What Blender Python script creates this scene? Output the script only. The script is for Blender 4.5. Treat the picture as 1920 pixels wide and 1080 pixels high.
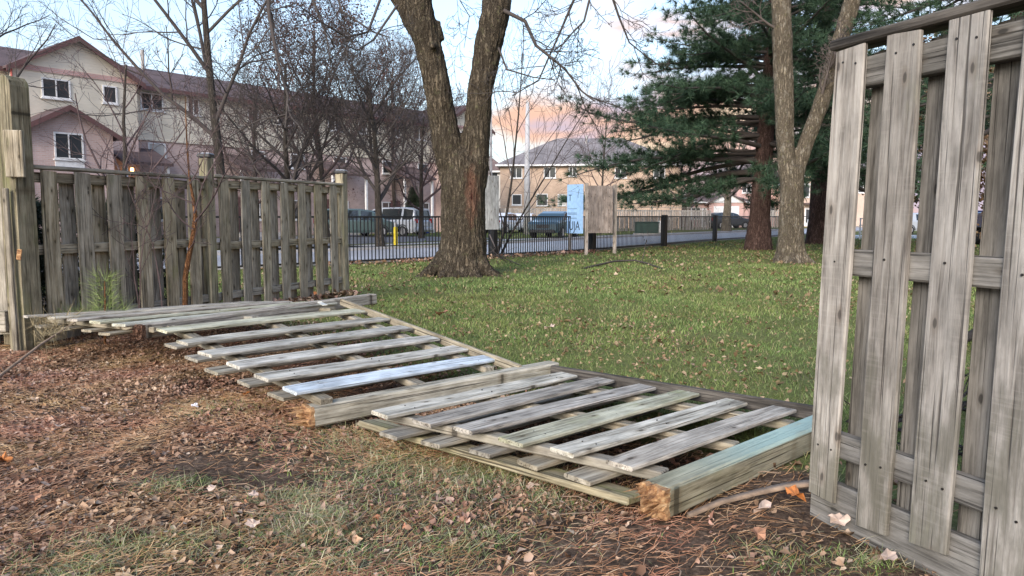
import bpy, bmesh, math, random
import numpy as np
from mathutils import Vector, Matrix, noise as mnoise

for o in list(bpy.data.objects):
    bpy.data.objects.remove(o)
scene = bpy.context.scene
COL = scene.collection
R = math.radians

# ------------------------------------------------------------------ camera
FPX = 1400.0
PITCH = R(5.5)
HCAM = 1.25
cam_data = bpy.data.cameras.new('camera')
cam = bpy.data.objects.new('camera', cam_data)
COL.objects.link(cam)
cam.location = (0, 0, HCAM)
cam.rotation_euler = (R(90) - PITCH, 0, 0)
cam_data.sensor_width = 36.0
cam_data.lens = 36.0 * FPX / 1920.0
cam_data.clip_start = 0.05
cam_data.clip_end = 5000
scene.camera = cam

# ------------------------------------------------------------------ sky
SUN_ELEV = R(24)
SUN_AZ = R(205)          # compass style, from +Y clockwise: behind the camera, a little left
world = bpy.data.worlds.new('World')
scene.world = world
world.use_nodes = True
wn, wl = world.node_tree.nodes, world.node_tree.links
wn.clear()
def W(t, **kw):
    n = wn.new(t)
    for k, v in kw.items():
        setattr(n, k, v)
    return n
wout = W('ShaderNodeOutputWorld')
wbg = W('ShaderNodeBackground')
wbg.inputs['Strength'].default_value = 0.15
wsky = W('ShaderNodeTexSky', sky_type='NISHITA')
wsky.sun_disc = False
wsky.sun_elevation = SUN_ELEV
wsky.sun_rotation = SUN_AZ
wsky.altitude = 100
wsky.air_density = 1.0
wsky.dust_density = 1.0
wsky.ozone_density = 1.0
wtc = W('ShaderNodeTexCoord')
wsep = W('ShaderNodeSeparateXYZ')
wl.new(wtc.outputs['Generated'], wsep.inputs[0])
def wmath(op, a, b=None, clamp=False):
    n = W('ShaderNodeMath', operation=op)
    n.use_clamp = clamp
    for i, v in enumerate((a, b)):
        if v is None: continue
        if isinstance(v, (int, float)): n.inputs[i].default_value = v
        else: wl.new(v, n.inputs[i])
    return n.outputs[0]
def wmix(f, a, b, blend='MIX'):
    n = W('ShaderNodeMix', data_type='RGBA', blend_type=blend)
    if isinstance(f, (int, float)): n.inputs[0].default_value = f
    else: wl.new(f, n.inputs[0])
    for i, v in ((6, a), (7, b)):
        if isinstance(v, tuple): n.inputs[i].default_value = (*v, 1)
        else: wl.new(v, n.inputs[i])
    return n.outputs[2]
def wramp(f, a, b):
    n = W('ShaderNodeMapRange', interpolation_type='SMOOTHSTEP')
    wl.new(f, n.inputs[0])
    n.inputs[1].default_value = a
    n.inputs[2].default_value = b
    return n.outputs[0]
def wnoise(scale_xyz, loc, scale, detail, rough=0.55):
    m = W('ShaderNodeMapping')
    m.inputs['Scale'].default_value = scale_xyz
    m.inputs['Location'].default_value = loc
    wl.new(wtc.outputs['Generated'], m.inputs[0])
    n = W('ShaderNodeTexNoise')
    n.inputs['Scale'].default_value = scale
    n.inputs['Detail'].default_value = detail
    n.inputs['Roughness'].default_value = rough
    wl.new(m.outputs[0], n.inputs['Vector'])
    return n.outputs[0]
# thin high haze whitens the clear sky; a sunset cloud bank stands low in the east
SKYK = 2.4               # cloud radiance in the units of the sky texture
elev = wsep.outputs['Z']
haze_f = wramp(elev, 0.55, -0.05)
sky_col = wmix(wmath('MULTIPLY', haze_f, 0.80), wsky.outputs[0], (0.80 * SKYK, 0.92 * SKYK, 1.0 * SKYK))
cl = wnoise((1, 1, 3.6), (0.33, 0.1, 0.2), 3.4, 6)
bank = wramp(wsep.outputs['X'], -0.14, 0.10)
low = wramp(elev, 0.40, 0.14)
thr = wmath('ADD', wmath('MULTIPLY', wmath('MULTIPLY', bank, low), 0.5), wmath('ADD', wmath('MULTIPLY', cl, 1.9), -0.45))
cmask = wramp(thr, 0.66, 0.98)
glow = wnoise((1, 1, 4.2), (0.9, 0.4, 0.05), 4.2, 5)
lit = wramp(wmath('ADD', glow, wmath('MULTIPLY', elev, 0.7)), 0.43, 0.62)
c_cloud = wmix(lit, (0.74 * SKYK, 0.64 * SKYK, 0.78 * SKYK), (1.10 * SKYK, 0.69 * SKYK, 0.52 * SKYK))
hot = wramp(wmath('ADD', glow, wmath('MULTIPLY', elev, 0.5)), 0.57, 0.72)
c_cloud = wmix(hot, c_cloud, (1.22 * SKYK, 0.96 * SKYK, 0.70 * SKYK))
col = wmix(cmask, sky_col, c_cloud)
wl.new(col, wbg.inputs[0])
wl.new(wbg.outputs[0], wout.inputs[0])

# ------------------------------------------------------------------ sun (soft, low, behind the camera)
sun_d = bpy.data.lights.new('sun', 'SUN')
sun_d.energy = 1.5
sun_d.angle = R(28)
sun_d.color = (1.0, 0.93, 0.86)
sun = bpy.data.objects.new('sun', sun_d)
COL.objects.link(sun)
sdir = Vector((math.sin(SUN_AZ) * math.cos(SUN_ELEV), math.cos(SUN_AZ) * math.cos(SUN_ELEV), math.sin(SUN_ELEV)))
sun.rotation_euler = sdir.to_track_quat('Z', 'Y').to_euler()
sun.location = (0, -5, 20)

scene.view_settings.view_transform = 'Standard'
scene.view_settings.look = 'None'
scene.view_settings.gamma = 1.0
scene.view_settings.use_curve_mapping = False
scene.view_settings.exposure = 1.42
cy = scene.cycles
cy.max_bounces = 5; cy.diffuse_bounces = 3; cy.glossy_bounces = 2; cy.transmission_bounces = 1; cy.transparent_max_bounces = 2

# ------------------------------------------------------------------ pixel helpers (1920 x 1080 photograph)
def ray(x, y):
    dx = (x - 960) / FPX
    dv = -(y - 540) / FPX
    return Vector((dx, math.cos(PITCH) + dv * math.sin(PITCH), -math.sin(PITCH) + dv * math.cos(PITCH)))
def G(x, y, z=0.0):
    d = ray(x, y)
    return Vector((0, 0, HCAM)) + d * ((z - HCAM) / d.z)
def D(x, y, Y):
    d = ray(x, y)
    return Vector((0, 0, HCAM)) + d * (Y / d.y)

# ------------------------------------------------------------------ materials
class NT:
    def __init__(self, name):
        self.m = bpy.data.materials.new(name)
        self.m.use_nodes = True
        self.t = self.m.node_tree
        self.n, self.l = self.t.nodes, self.t.links
        self.b = self.n['Principled BSDF']
        self.b.inputs['Roughness'].default_value = 0.8
        self._tc = None
    def new(self, t, **kw):
        n = self.n.new(t)
        for k, v in kw.items(): setattr(n, k, v)
        return n
    def put(self, sock, v):
        if isinstance(v, (int, float)): sock.default_value = v
        elif isinstance(v, tuple):
            sock.default_value = (*v, 1) if len(v) == 3 and sock.type == 'RGBA' else v
        else: self.l.new(v, sock)
    def coord(self, kind='Object'):
        if self._tc is None: self._tc = self.new('ShaderNodeTexCoord')
        return self._tc.outputs[kind]
    def rnd(self):
        return self.new('ShaderNodeObjectInfo').outputs['Random']
    def island(self):
        return self.new('ShaderNodeNewGeometry').outputs['Random Per Island']
    def math(self, op, a, b=0.0, clamp=False):
        n = self.new('ShaderNodeMath', operation=op); n.use_clamp = clamp
        self.put(n.inputs[0], a); self.put(n.inputs[1], b)
        return n.outputs[0]
    def vmap(self, vec, scale=(1, 1, 1), loc=None):
        n = self.new('ShaderNodeMapping')
        self.l.new(vec, n.inputs[0]); n.inputs['Scale'].default_value = scale
        if loc is not None: self.put(n.inputs['Location'], loc)
        return n.outputs[0]
    def offset(self, vec, rnd, amt=37.0):
        c = self.new('ShaderNodeCombineXYZ')
        self.put(c.inputs[0], self.math('MULTIPLY', rnd, amt)); self.put(c.inputs[1], self.math('MULTIPLY', rnd, amt * .37)); self.put(c.inputs[2], self.math('MULTIPLY', rnd, amt * .71))
        a = self.new('ShaderNodeVectorMath', operation='ADD')
        self.l.new(vec, a.inputs[0]); self.l.new(c.outputs[0], a.inputs[1])
        return a.outputs[0]
    def noise(self, vec, scale=5, detail=4, rough=.55, dist=0.0):
        n = self.new('ShaderNodeTexNoise')
        self.l.new(vec, n.inputs['Vector'])
        n.inputs['Scale'].default_value = scale; n.inputs['Detail'].default_value = detail
        n.inputs['Roughness'].default_value = rough; n.inputs['Distortion'].default_value = dist
        return n.outputs[0]
    def voro(self, vec, scale=5, feature='F1', out='Distance'):
        n = self.new('ShaderNodeTexVoronoi', feature=feature)
        self.l.new(vec, n.inputs['Vector']); n.inputs['Scale'].default_value = scale
        return n.outputs[out]
    def ramp(self, f, stops, interp='LINEAR'):
        n = self.new('ShaderNodeValToRGB')
        n.color_ramp.interpolation = interp
        e = n.color_ramp.elements
        while len(e) < len(stops): e.new(0.5)
        for el, (p, c) in zip(e, stops):
            el.position = p; el.color = (*c, 1)
        self.l.new(f, n.inputs[0])
        return n.outputs[0]
    def rng(self, f, a, b, c=0.0, d=1.0, smooth=True):
        n = self.new('ShaderNodeMapRange')
        if smooth: n.interpolation_type = 'SMOOTHSTEP'
        self.l.new(f, n.inputs[0])
        for i, v in enumerate((a, b, c, d)): n.inputs[i + 1].default_value = v
        return n.outputs[0]
    def mix(self, f, a, b, blend='MIX'):
        n = self.new('ShaderNodeMix', data_type='RGBA', blend_type=blend)
        self.put(n.inputs[0], f); self.put(n.inputs[6], a); self.put(n.inputs[7], b)
        return n.outputs[2]
    def hsv(self, c, h=.5, s=1.0, v=1.0):
        n = self.new('ShaderNodeHueSaturation')
        self.put(n.inputs['Color'], c); self.put(n.inputs['Hue'], h); self.put(n.inputs['Saturation'], s); self.put(n.inputs['Value'], v)
        return n.outputs[0]
    def bump(self, h, strength=.4, dist=.01):
        n = self.new('ShaderNodeBump')
        n.inputs['Strength'].default_value = strength; n.inputs['Distance'].default_value = dist
        self.l.new(h, n.inputs['Height'])
        self.l.new(n.outputs[0], self.b.inputs['Normal'])
    def color(self, c): self.put(self.b.inputs['Base Color'], c)
    def rough(self, v): self.put(self.b.inputs['Roughness'], v)

def plain(name, c, rough=.6, metal=0.0, var=.12, scale=6.0, bump=0.0):
    t = NT(name)
    v = t.noise(t.coord(), scale, 5)
    t.color(t.hsv(t.mix(0.0, c, c), v=t.rng(v, .3, .7, 1 - var, 1 + var)))
    t.rough(rough); t.b.inputs['Metallic'].default_value = metal
    if bump: t.bump(t.noise(t.coord(), scale * 6, 4), bump, .01)
    return t.m

def wood(name, dark, mid, light, moss=0.0, mosscol=(.16, .19, .06), sheen=0.0, sheencol=(.3, .5, .45), vvar=.22, cross=0.0, foot=None):
    """weathered timber; grain runs along local X"""
    t = NT(name)
    r = t.rnd()
    v = t.offset(t.coord(), r)
    g1 = t.noise(t.vmap(v, (2.1, 46, 46)), 1.6, 7, .68, .7)
    g2 = t.noise(t.vmap(v, (.5, 9, 9)), 1.5, 3, .5, 2.2)
    g = t.math('ADD', t.math('MULTIPLY', g1, .6), t.math('MULTIPLY', g2, .4))
    c = t.ramp(g, [(.36, tuple(x * .8 for x in dark)), (.47, mid), (.58, light), (.70, mid)])
    big = t.noise(t.vmap(v, (2.2, 6, 6)), 1.7, 5, .62)
    c = t.hsv(c, v=t.rng(big, .3, .7, .66, 1.22))
    if foot:
        sx_ = t.new('ShaderNodeSeparateXYZ'); t.l.new(t.coord(), sx_.inputs[0])
        fm = t.rng(t.math('ADD', sx_.outputs['X'], t.math('MULTIPLY', t.math('SUBTRACT', big, .5), 2.2)), -.25, -.95, 0, .72)
        c = t.mix(fm, c, foot)
    if cross:
        cw = t.noise(t.vmap(v, (55, 3, 3)), 1.2, 3)
        cm = t.math('MULTIPLY', t.rng(cw, .5, .62), t.rng(t.noise(t.vmap(v, (2, 5, 5)), 1.5, 2), .45, .6))
        c = t.mix(t.math('MULTIPLY', cm, cross), c, tuple(x * 1.15 for x in light))
    # fine drying cracks
    ck = t.noise(t.vmap(v, (.8, 70, 70)), 1.3, 2, .5)
    c = t.mix(t.rng(ck, .62, .67, 0, .85), c, tuple(x * .35 for x in dark))
    # knots
    vn = t.new('ShaderNodeTexVoronoi', voronoi_dimensions='2D'); t.l.new(t.vmap(v, (1.0, 2.4, 2.4)), vn.inputs['Vector']); vn.inputs['Scale'].default_value = 2.3
    kd = t.math('ADD', vn.outputs['Distance'], t.math('MULTIPLY', t.math('SUBTRACT', g1, .5), .05))
    c = t.mix(t.rng(kd, .13, .05, 0, .5), c, (dark[0] * 1.05, dark[1] * .95, dark[2] * .85))
    c = t.mix(t.rng(kd, .055, .03, 0, .85), c, tuple(x * .4 for x in dark))
    if moss:
        mn = t.noise(t.vmap(v, (1.2, 3.4, 3.4)), 2.0, 5, .65)
        c = t.mix(t.rng(mn, .62 - .25 * moss, .85 - .25 * moss, 0, min(.85, .35 + moss * .6)), c, mosscol)
    if sheen:
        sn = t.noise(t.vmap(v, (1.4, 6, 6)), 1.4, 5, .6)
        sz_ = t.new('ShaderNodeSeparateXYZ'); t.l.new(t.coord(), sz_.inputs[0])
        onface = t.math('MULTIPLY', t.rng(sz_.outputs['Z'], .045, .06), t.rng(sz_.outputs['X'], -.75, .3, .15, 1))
        c = t.mix(t.math('MULTIPLY', t.rng(sn, .45 - .2 * sheen, .7 - .2 * sheen, 0, .85), onface), c, sheencol)  # sky reflection painted into the top face colour, stronger towards the far end
    r2 = t.math('FRACT', t.math('MULTIPLY', r, 13.7))
    c = t.hsv(c, s=t.rng(r2, 0, 1, .75, 1.15, False), v=t.rng(r, 0, 1, 1 - vvar, 1 + vvar, False))
    t.color(c); t.rough(.88); t.b.inputs['Specular IOR Level'].default_value = .22
    t.bump(t.math('SUBTRACT', g, t.math('MULTIPLY', t.rng(ck, .60, .67), .5)), .8, .007)
    return t.m

def bark(name, dark, mid, light, scale=1.0, lichen=None, scar=None, patch=None):
    t = NT(name)
    v = t.coord()
    n1 = t.noise(t.vmap(v, (26 * scale, 26 * scale, 3.4 * scale)), 1.0, 7, .66, .8)
    n2 = t.noise(t.vmap(v, (2.2, 2.2, .9)), 1.0, 4)
    c = t.ramp(n1, [(.34, tuple(x * .8 for x in dark)), (.5, mid), (.66, light)])
    c = t.hsv(c, v=t.rng(n2, .3, .7, .78, 1.2))
    wv = t.new('ShaderNodeVectorMath', operation='ADD'); t.l.new(t.vmap(v, (13 * scale, 13 * scale, 2.4 * scale)), wv.inputs[0])
    wn_ = t.new('ShaderNodeTexNoise'); t.l.new(t.vmap(v, (6, 6, 3)), wn_.inputs['Vector']); wn_.inputs['Detail'].default_value = 3
    wsc = t.new('ShaderNodeVectorMath', operation='SCALE'); t.l.new(wn_.outputs['Color'], wsc.inputs[0]); wsc.inputs['Scale'].default_value = 1.6
    t.l.new(wsc.outputs[0], wv.inputs[1])
    ed = t.voro(wv.outputs[0], 1.0, 'DISTANCE_TO_EDGE')
    c = t.mix(t.rng(ed, .16, .02, 0, .75), c, tuple(x * .75 for x in dark))
    if lichen:
        ln = t.noise(v, 7.0 * scale, 6, .7)
        c = t.mix(t.rng(ln, .55, .68, 0, .7), c, lichen)
    if patch:
        pn = t.noise(t.vmap(v, (9, 9, 4)), 1.0, 4, .6)
        c = t.mix(t.rng(pn, .56, .62, 0, .8), c, patch)
    if scar:
        (cx, cz, rx, rz) = scar
        s = t.new('ShaderNodeSeparateXYZ'); t.l.new(v, s.inputs[0])
        wob = t.noise(t.vmap(v, (9, 9, 4)), 1.0, 4, .6)
        ax = t.math('DIVIDE', t.math('SUBTRACT', s.outputs['X'], cx), rx)
        az = t.math('DIVIDE', t.math('SUBTRACT', s.outputs['Z'], cz), rz)
        d = t.math('SQRT', t.math('ADD', t.math('MULTIPLY', ax, ax), t.math('MULTIPLY', az, az)))
        d = t.math('ADD', d, t.math('MULTIPLY', t.math('SUBTRACT', wob, .5), 1.9))
        front = t.rng(s.outputs['Y'], .1, -.15)
        c = t.mix(t.math('MULTIPLY', t.rng(d, 1.25, .3, 0, .72), front), c, (.19, .095, .062))
        c = t.mix(t.math('MULTIPLY', t.rng(d, .22, -.1, 0, .9), front), c, (.055, .014, .010))
    t.color(c); t.rough(.92); t.b.inputs['Specular IOR Level'].default_value = .2
    t.bump(t.math('ADD', t.math('MULTIPLY', n1, .5), t.rng(ed, .0, .3)), 1.0, .035)
    return t.m

M = {}
M['wood_right'] = wood('weathered grey fence board', (.155, .13, .106), (.245, .214, .178), (.33, .295, .252), moss=.12, mosscol=(.26, .25, .15), cross=.16, vvar=.14, foot=(.135, .122, .085))
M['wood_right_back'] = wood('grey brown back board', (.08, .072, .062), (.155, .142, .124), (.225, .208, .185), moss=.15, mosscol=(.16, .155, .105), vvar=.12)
M['wood_cap'] = wood('dark damp cap rail', (.03, .026, .022), (.068, .058, .048), (.125, .108, .09), vvar=.1)
M['wood_left'] = wood('olive brown fence board', (.13, .108, .07), (.29, .24, .165), (.41, .355, .265), moss=.26, mosscol=(.215, .21, .095))
M['wood_left_post'] = wood('mossy fence post', (.12, .098, .06), (.25, .208, .13), (.34, .295, .195), moss=.5, mosscol=(.20, .20, .08))
M['wood_fallen'] = wood('pale weathered picket', (.17, .145, .105), (.42, .38, .30), (.60, .555, .46), moss=.2, mosscol=(.30, .31, .16), vvar=.16)
M['wood_fallen_grey'] = wood('silver grey picket', (.14, .115, .088), (.34, .295, .235), (.50, .445, .365), moss=.1, mosscol=(.3, .31, .2), vvar=.12)
M['wood_green'] = wood('pale green stained picket', (.19, .17, .12), (.41, .385, .285), (.56, .54, .42), moss=.4, mosscol=(.31, .32, .16), vvar=.1)
M['wood_white'] = wood('bluish white painted picket', (.42, .45, .46), (.55, .59, .61), (.62, .67, .70), vvar=.02)
M['wood_sky_sheen'] = wood('post with painted sky sheen', (.15, .125, .075), (.28, .245, .155), (.38, .34, .235), moss=.35, mosscol=(.19, .195, .08), sheen=1.0, sheencol=(.38, .53, .47), vvar=.05)  # olive brown timber; the teal is painted sky reflection
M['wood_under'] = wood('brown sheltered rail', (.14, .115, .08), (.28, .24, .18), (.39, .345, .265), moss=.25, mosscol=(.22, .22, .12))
M['wood_broken'] = NT('fresh orange rotten wood'); t = M['wood_broken']
n = t.noise(t.vmap(t.coord(), (14, 42, 42)), 1.0, 6, .7)
t.color(t.ramp(n, [(.34, (.09, .042, .022)), (.46, (.33, .165, .07)), (.60, (.50, .30, .14)), (.74, (.60, .44, .27))])); t.bump(n, .8, .02); M['wood_broken'] = t.m
M['wood_brown_end'] = bark('dull brown rotten wood', (.10, .05, .03), (.24, .13, .085), (.34, .22, .15), 2.0)
M['wood_far'] = wood('far pale fence board', (.26, .23, .2), (.36, .32, .28), (.44, .40, .36))
M['plywood'] = wood('weathered brown plywood', (.20, .155, .13), (.31, .25, .21), (.38, .32, .28), vvar=.03)
M['plywood_grey'] = wood('weathered grey plywood', (.22, .22, .21), (.33, .33, .32), (.42, .42, .41), vvar=.03)
M['wood_signpost'] = wood('sign post timber', (.24, .19, .15), (.36, .30, .25), (.46, .40, .34), vvar=.05)
M['signblue'] = plain('pale blue sign board', (.36, .56, .82), .5, var=.1, scale=9)
M['ink'] = plain('dark sign lettering', (.03, .05, .09), .6)
M['nail'] = plain('rusted nail', (.02, .016, .014), .5, .3)
M['solar'] = plain('dark post cap', (.015, .017, .022), .3)
M['solar_top'] = plain('pale cap panel', (.55, .60, .68), .25)
M['metal_bracket'] = plain('galvanised bracket', (.72, .70, .62), .45, .3)
M['iron'] = plain('black painted metal', (.008, .008, .009), .5, var=.05)
M['bark_maple'] = bark('maple bark', (.036, .027, .018), (.118, .092, .062), (.20, .162, .115), 1.0, lichen=(.13, .122, .065), scar=(.24, 1.72, .15, .70))
M['bark_ash'] = bark('flaking pale bark', (.10, .078, .055), (.20, .162, .115), (.29, .245, .18), 1.4, lichen=(.17, .155, .08), patch=(.28, .245, .19))
M['bark_pine'] = bark('reddish pine bark', (.05, .030, .024), (.135, .08, .066), (.21, .14, .12), 1.1)
M['bark_grey'] = bark('grey brown bark', (.05, .042, .034), (.10, .083, .068), (.15, .128, .105), 1.6)
M['twig'] = plain('dark twig bark', (.062, .050, .044), .9)
M['twig_red'] = plain('purplish twig bark', (.085, .056, .054), .9)
M['twig_far'] = plain('greyish brown twig', (.12, .095, .085), .9)
M['sapling'] = bark('orange brown sapling bark', (.20, .085, .035), (.36, .17, .075), (.46, .24, .12), 3.0)

def needle_mat(name, a, b, c):
    t = NT(name)
    cr = t.ramp(t.island(), [(0, a), (.55, b), (1, c)])
    big = t.noise(t.coord(), 1.3, 3)
    t.color(t.hsv(cr, v=t.rng(big, .3, .7, .65, 1.35))); t.rough(.7); t.b.inputs['Specular IOR Level'].default_value = .25
    return t.m
M['needles'] = needle_mat('dark pine needles', (.022, .045, .026), (.045, .085, .048), (.085, .135, .075))
M['needles_young'] = needle_mat('light pine seedling needles', (.13, .18, .05), (.22, .28, .09), (.30, .35, .14))
M['needles_dead'] = needle_mat('dry grey needles', (.17, .13, .07), (.26, .21, .12), (.33, .27, .16))
M['brown_leaves'] = needle_mat('withered brown leaves', (.06, .03, .026), (.10, .052, .045), (.16, .09, .07))
M['tan_leaves'] = needle_mat('withered tan leaves', (.10, .055, .03), (.19, .115, .06), (.30, .20, .11))
M['fine_evergreen'] = needle_mat('dark evergreen sprays', (.02, .03, .02), (.045, .06, .035), (.07, .085, .05))

def grass_mat(name, cols, varscale=.5):
    t = NT(name)
    cr = t.ramp(t.island(), cols)
    big = t.noise(t.coord(), varscale, 4)
    cr = t.hsv(cr, h=t.rng(big, .3, .7, .475, .515), v=t.rng(t.noise(t.coord(), varscale * 3.1, 3), .3, .7, .75, 1.25))
    t.color(cr); t.rough(.8); t.b.inputs['Specular IOR Level'].default_value = .15
    return t.m
M['grass'] = grass_mat('lawn grass blades', [(0, (.072, .112, .030)), (.45, (.14, .198, .058)), (.82, (.215, .272, .095)), (.92, (.30, .265, .13)), (1, (.38, .31, .18))])
M['grass_pale'] = grass_mat('pale rough grass', [(0, (.17, .20, .085)), (.5, (.30, .31, .15)), (.8, (.42, .39, .24)), (1, (.50, .43, .30))], 1.4)
M['straw'] = grass_mat('pine straw', [(0, (.19, .095, .045)), (.4, (.37, .20, .098)), (.75, (.50, .30, .155)), (1, (.60, .42, .26))], 1.3)
M['litter'] = grass_mat('dry leaf litter', [(0, (.10, .057, .035)), (.3, (.22, .133, .083)), (.65, (.33, .212, .138)), (.9, (.41, .29, .205)), (.98, (.50, .39, .30)), (1, (.45, .19, .08))], 1.0)
M['grass_bright'] = grass_mat('fresh green grass', [(0, (.09, .16, .035)), (.6, (.16, .25, .06)), (1, (.26, .32, .11))], 1.4)
M['litter_lawn'] = grass_mat('tan leaves on lawn', [(0, (.13, .09, .045)), (.4, (.22, .155, .08)), (.8, (.30, .22, .125)), (1, (.40, .31, .20))], 1.0)
M['leaf_orange'] = plain('orange leaf', (.50, .17, .04), .7, var=.35, scale=30)
M['leaf_tan'] = plain('pale tan leaf', (.50, .37, .29), .7, var=.3, scale=30)
M['leaf_brown'] = plain('brown curled leaf', (.30, .15, .085), .7, var=.35, scale=30)
M['paper'] = plain('crumpled white paper', (.80, .76, .76), .7, var=.1, scale=20)

# ground: bare soil on the near side of the fence line, turf beyond (vertex mask 'lawn')
t = NT('ground soil and turf')
a = t.new('ShaderNodeAttribute', attribute_name='lawn').outputs['Fac']
v = t.coord()
nz = t.noise(v, 3.0, 6, .6)
fine = t.noise(v, 38.0, 6, .65)
soil = t.ramp(fine, [(.3, (.034, .024, .018)), (.5, (.082, .056, .040)), (.7, (.18, .125, .088))])
soil = t.hsv(soil, v=t.rng(nz, .3, .7, .75, 1.3))
turf = t.ramp(fine, [(.3, (.07, .078, .026)), (.5, (.135, .148, .05)), (.72, (.22, .205, .095))])
tb = t.noise(v, .55, 5, .6)
turf = t.mix(t.rng(tb, .5, .72, 0, .55), turf, (.15, .125, .065))
t.color(t.mix(t.rng(t.math('ADD', a, t.math('MULTIPLY', t.math('SUBTRACT', nz, .5), .7)), .35, .65), soil, turf))
t.rough(1.0); t.b.inputs['Specular IOR Level'].default_value = .05; t.bump(fine, .7, .02)
M['ground'] = t.m
t = NT('asphalt road'); v = t.coord()
n = t.noise(v, 90, 4, .7); n2 = t.noise(t.vmap(v, (.25, .25, .25)), 1, 5)
t.color(t.hsv(t.ramp(n, [(.3, (.30, .30, .315)), (.7, (.40, .40, .42))]), v=t.rng(n2, .3, .7, .85, 1.15))); t.rough(t.rng(n2, .35, .65, .38, .62)); t.bump(n, .25, .004)
M['road'] = t.m
t = NT('asphalt lot'); v = t.coord()
n = t.noise(v, 60, 4, .7); n2 = t.noise(t.vmap(v, (.4, .4, .4)), 1, 5)
t.color(t.hsv(t.ramp(n, [(.3, (.12, .115, .12)), (.7, (.19, .185, .19))]), v=t.rng(n2, .3, .7, .8, 1.2))); t.rough(.75); t.bump(n, .25, .004)
M['lot'] = t.m
M['concrete'] = plain('concrete', (.38, .36, .345), .85, var=.14, scale=3, bump=.3)
M['pole'] = plain('concrete pole', (.46, .45, .45), .85, var=.1, scale=4)

def brick(name, a, b, mortar):
    t = NT(name)
    n = t.new('ShaderNodeTexBrick')
    t.l.new(t.coord('UV'), n.inputs['Vector'])
    n.inputs['Color1'].default_value = (*a, 1); n.inputs['Color2'].default_value = (*b, 1); n.inputs['Mortar'].default_value = (*mortar, 1)
    n.inputs['Scale'].default_value = 1.0; n.inputs['Mortar Size'].default_value = .012
    n.inputs['Brick Width'].default_value = .24; n.inputs['Row Height'].default_value = .085
    big = t.noise(t.coord('UV'), .9, 4)
    t.color(t.hsv(n.outputs['Color'], v=t.rng(big, .3, .7, .85, 1.12))); t.rough(.9)
    t.bump(n.outputs['Fac'], -.4, .01)
    return t.m
M['brick_pink'] = brick('pink brick', (.46, .315, .275), (.54, .385, .345), (.52, .44, .41))
M['brick_buff'] = brick('orange buff brick', (.44, .295, .20), (.52, .36, .255), (.48, .39, .32))
M['brick_rose'] = brick('rose brick', (.50, .275, .245), (.58, .34, .305), (.52, .42, .38))
def siding(name, c, pitch=.13):
    t = NT(name)
    s = t.new('ShaderNodeSeparateXYZ'); t.l.new(t.coord('UV'), s.inputs[0])
    f = t.math('FRACT', t.math('DIVIDE', s.outputs['Y'], pitch))
    big = t.noise(t.coord('UV'), .8, 4)
    base = t.hsv(t.mix(0.0, c, c), v=t.rng(big, .3, .7, .9, 1.07))
    t.color(base); t.rough(.7)
    t.bump(f, .9, .03)
    return t.m
M['siding_cream'] = siding('cream siding', (.80, .73, .60))
M['siding_white'] = siding('white siding', (.72, .72, .70))
M['siding_peach'] = siding('peach siding', (.66, .50, .40))
def shingle(name, c):
    t = NT(name)
    n = t.new('ShaderNodeTexBrick')
    t.l.new(t.coord('UV'), n.inputs['Vector'])
    n.inputs['Color1'].default_value = (*c, 1); n.inputs['Color2'].default_value = (*[x * .75 for x in c], 1); n.inputs['Mortar'].default_value = (*[x * .45 for x in c], 1)
    n.inputs['Scale'].default_value = 1; n.inputs['Mortar Size'].default_value = .008; n.inputs['Brick Width'].default_value = .33; n.inputs['Row Height'].default_value = .16
    big = t.noise(t.coord('UV'), .6, 5)
    t.color(t.hsv(n.outputs['Color'], v=t.rng(big, .3, .7, .8, 1.2))); t.rough(.9); t.bump(n.outputs['Fac'], -.3, .01)
    return t.m
M['roof_red'] = shingle('red brown shingles', (.13, .086, .082))
M['roof_grey'] = shingle('grey shingles', (.24, .215, .215))
M['roof_brown'] = shingle('brown shingles', (.17, .12, .11))
M['trim_red'] = plain('dark red trim', (.125, .06, .056), .7)
M['stick'] = plain('dry brown stick', (.27, .19, .13), .9, var=.3, scale=14, bump=.3)
M['trim_pink'] = plain('red downpipe', (.40, .09, .07), .5)
M['trim_white'] = plain('white trim', (.72, .71, .70), .5)
M['white_door'] = plain('white garage door', (.74, .72, .71), .5)
t = NT('window glass'); t.color((.045, .05, .055)); t.rough(.06); t.b.inputs['Specular IOR Level'].default_value = .6; M['glass'] = t.m
M['blind'] = plain('window blind', (.42, .40, .37), .8)
t = NT('car glass'); t.color((.02, .025, .028)); t.rough(.04); t.b.inputs['Specular IOR Level'].default_value = .8; M['carglass'] = t.m
def paint(name, c):
    t = NT(name); t.color(c); t.rough(.28); t.b.inputs['Coat Weight'].default_value = .7; t.b.inputs['Coat Roughness'].default_value = .05
    return t.m
M['car_teal'] = paint('dark grey green car paint', (.075, .115, .112)); M['car_silver'] = paint('silver car paint', (.50, .52, .55)); M['car_white'] = paint('white car paint', (.75, .77, .80))
M['car_blue'] = paint('dark blue car paint', (.035, .07, .095)); M['car_dark'] = paint('dark grey car paint', (.04, .045, .055))
M['car_navy'] = paint('navy truck paint', (.012, .035, .16))
M['tyre'] = plain('tyre rubber', (.012, .012, .013), .85); M['rim'] = plain('alloy rim', (.48, .48, .50), .35, .7); M['black_plastic'] = plain('black plastic trim', (.015, .015, .016), .6)
M['red_lamp'] = plain('red lamp lens', (.45, .02, .02), .2); M['clear_lamp'] = plain('clear lamp lens', (.75, .76, .78), .15)
M['yellow'] = plain('yellow plastic', (.72, .55, .015), .5); M['bin_blue'] = plain('blue bin', (.01, .06, .42), .5); M['bin_green'] = plain('green bin', (.015, .07, .04), .5)
M['box_green'] = plain('dark green cabinet', (.012, .05, .035), .5)
M['stripe_red'] = plain('red stripe', (.55, .02, .05), .4)
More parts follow.
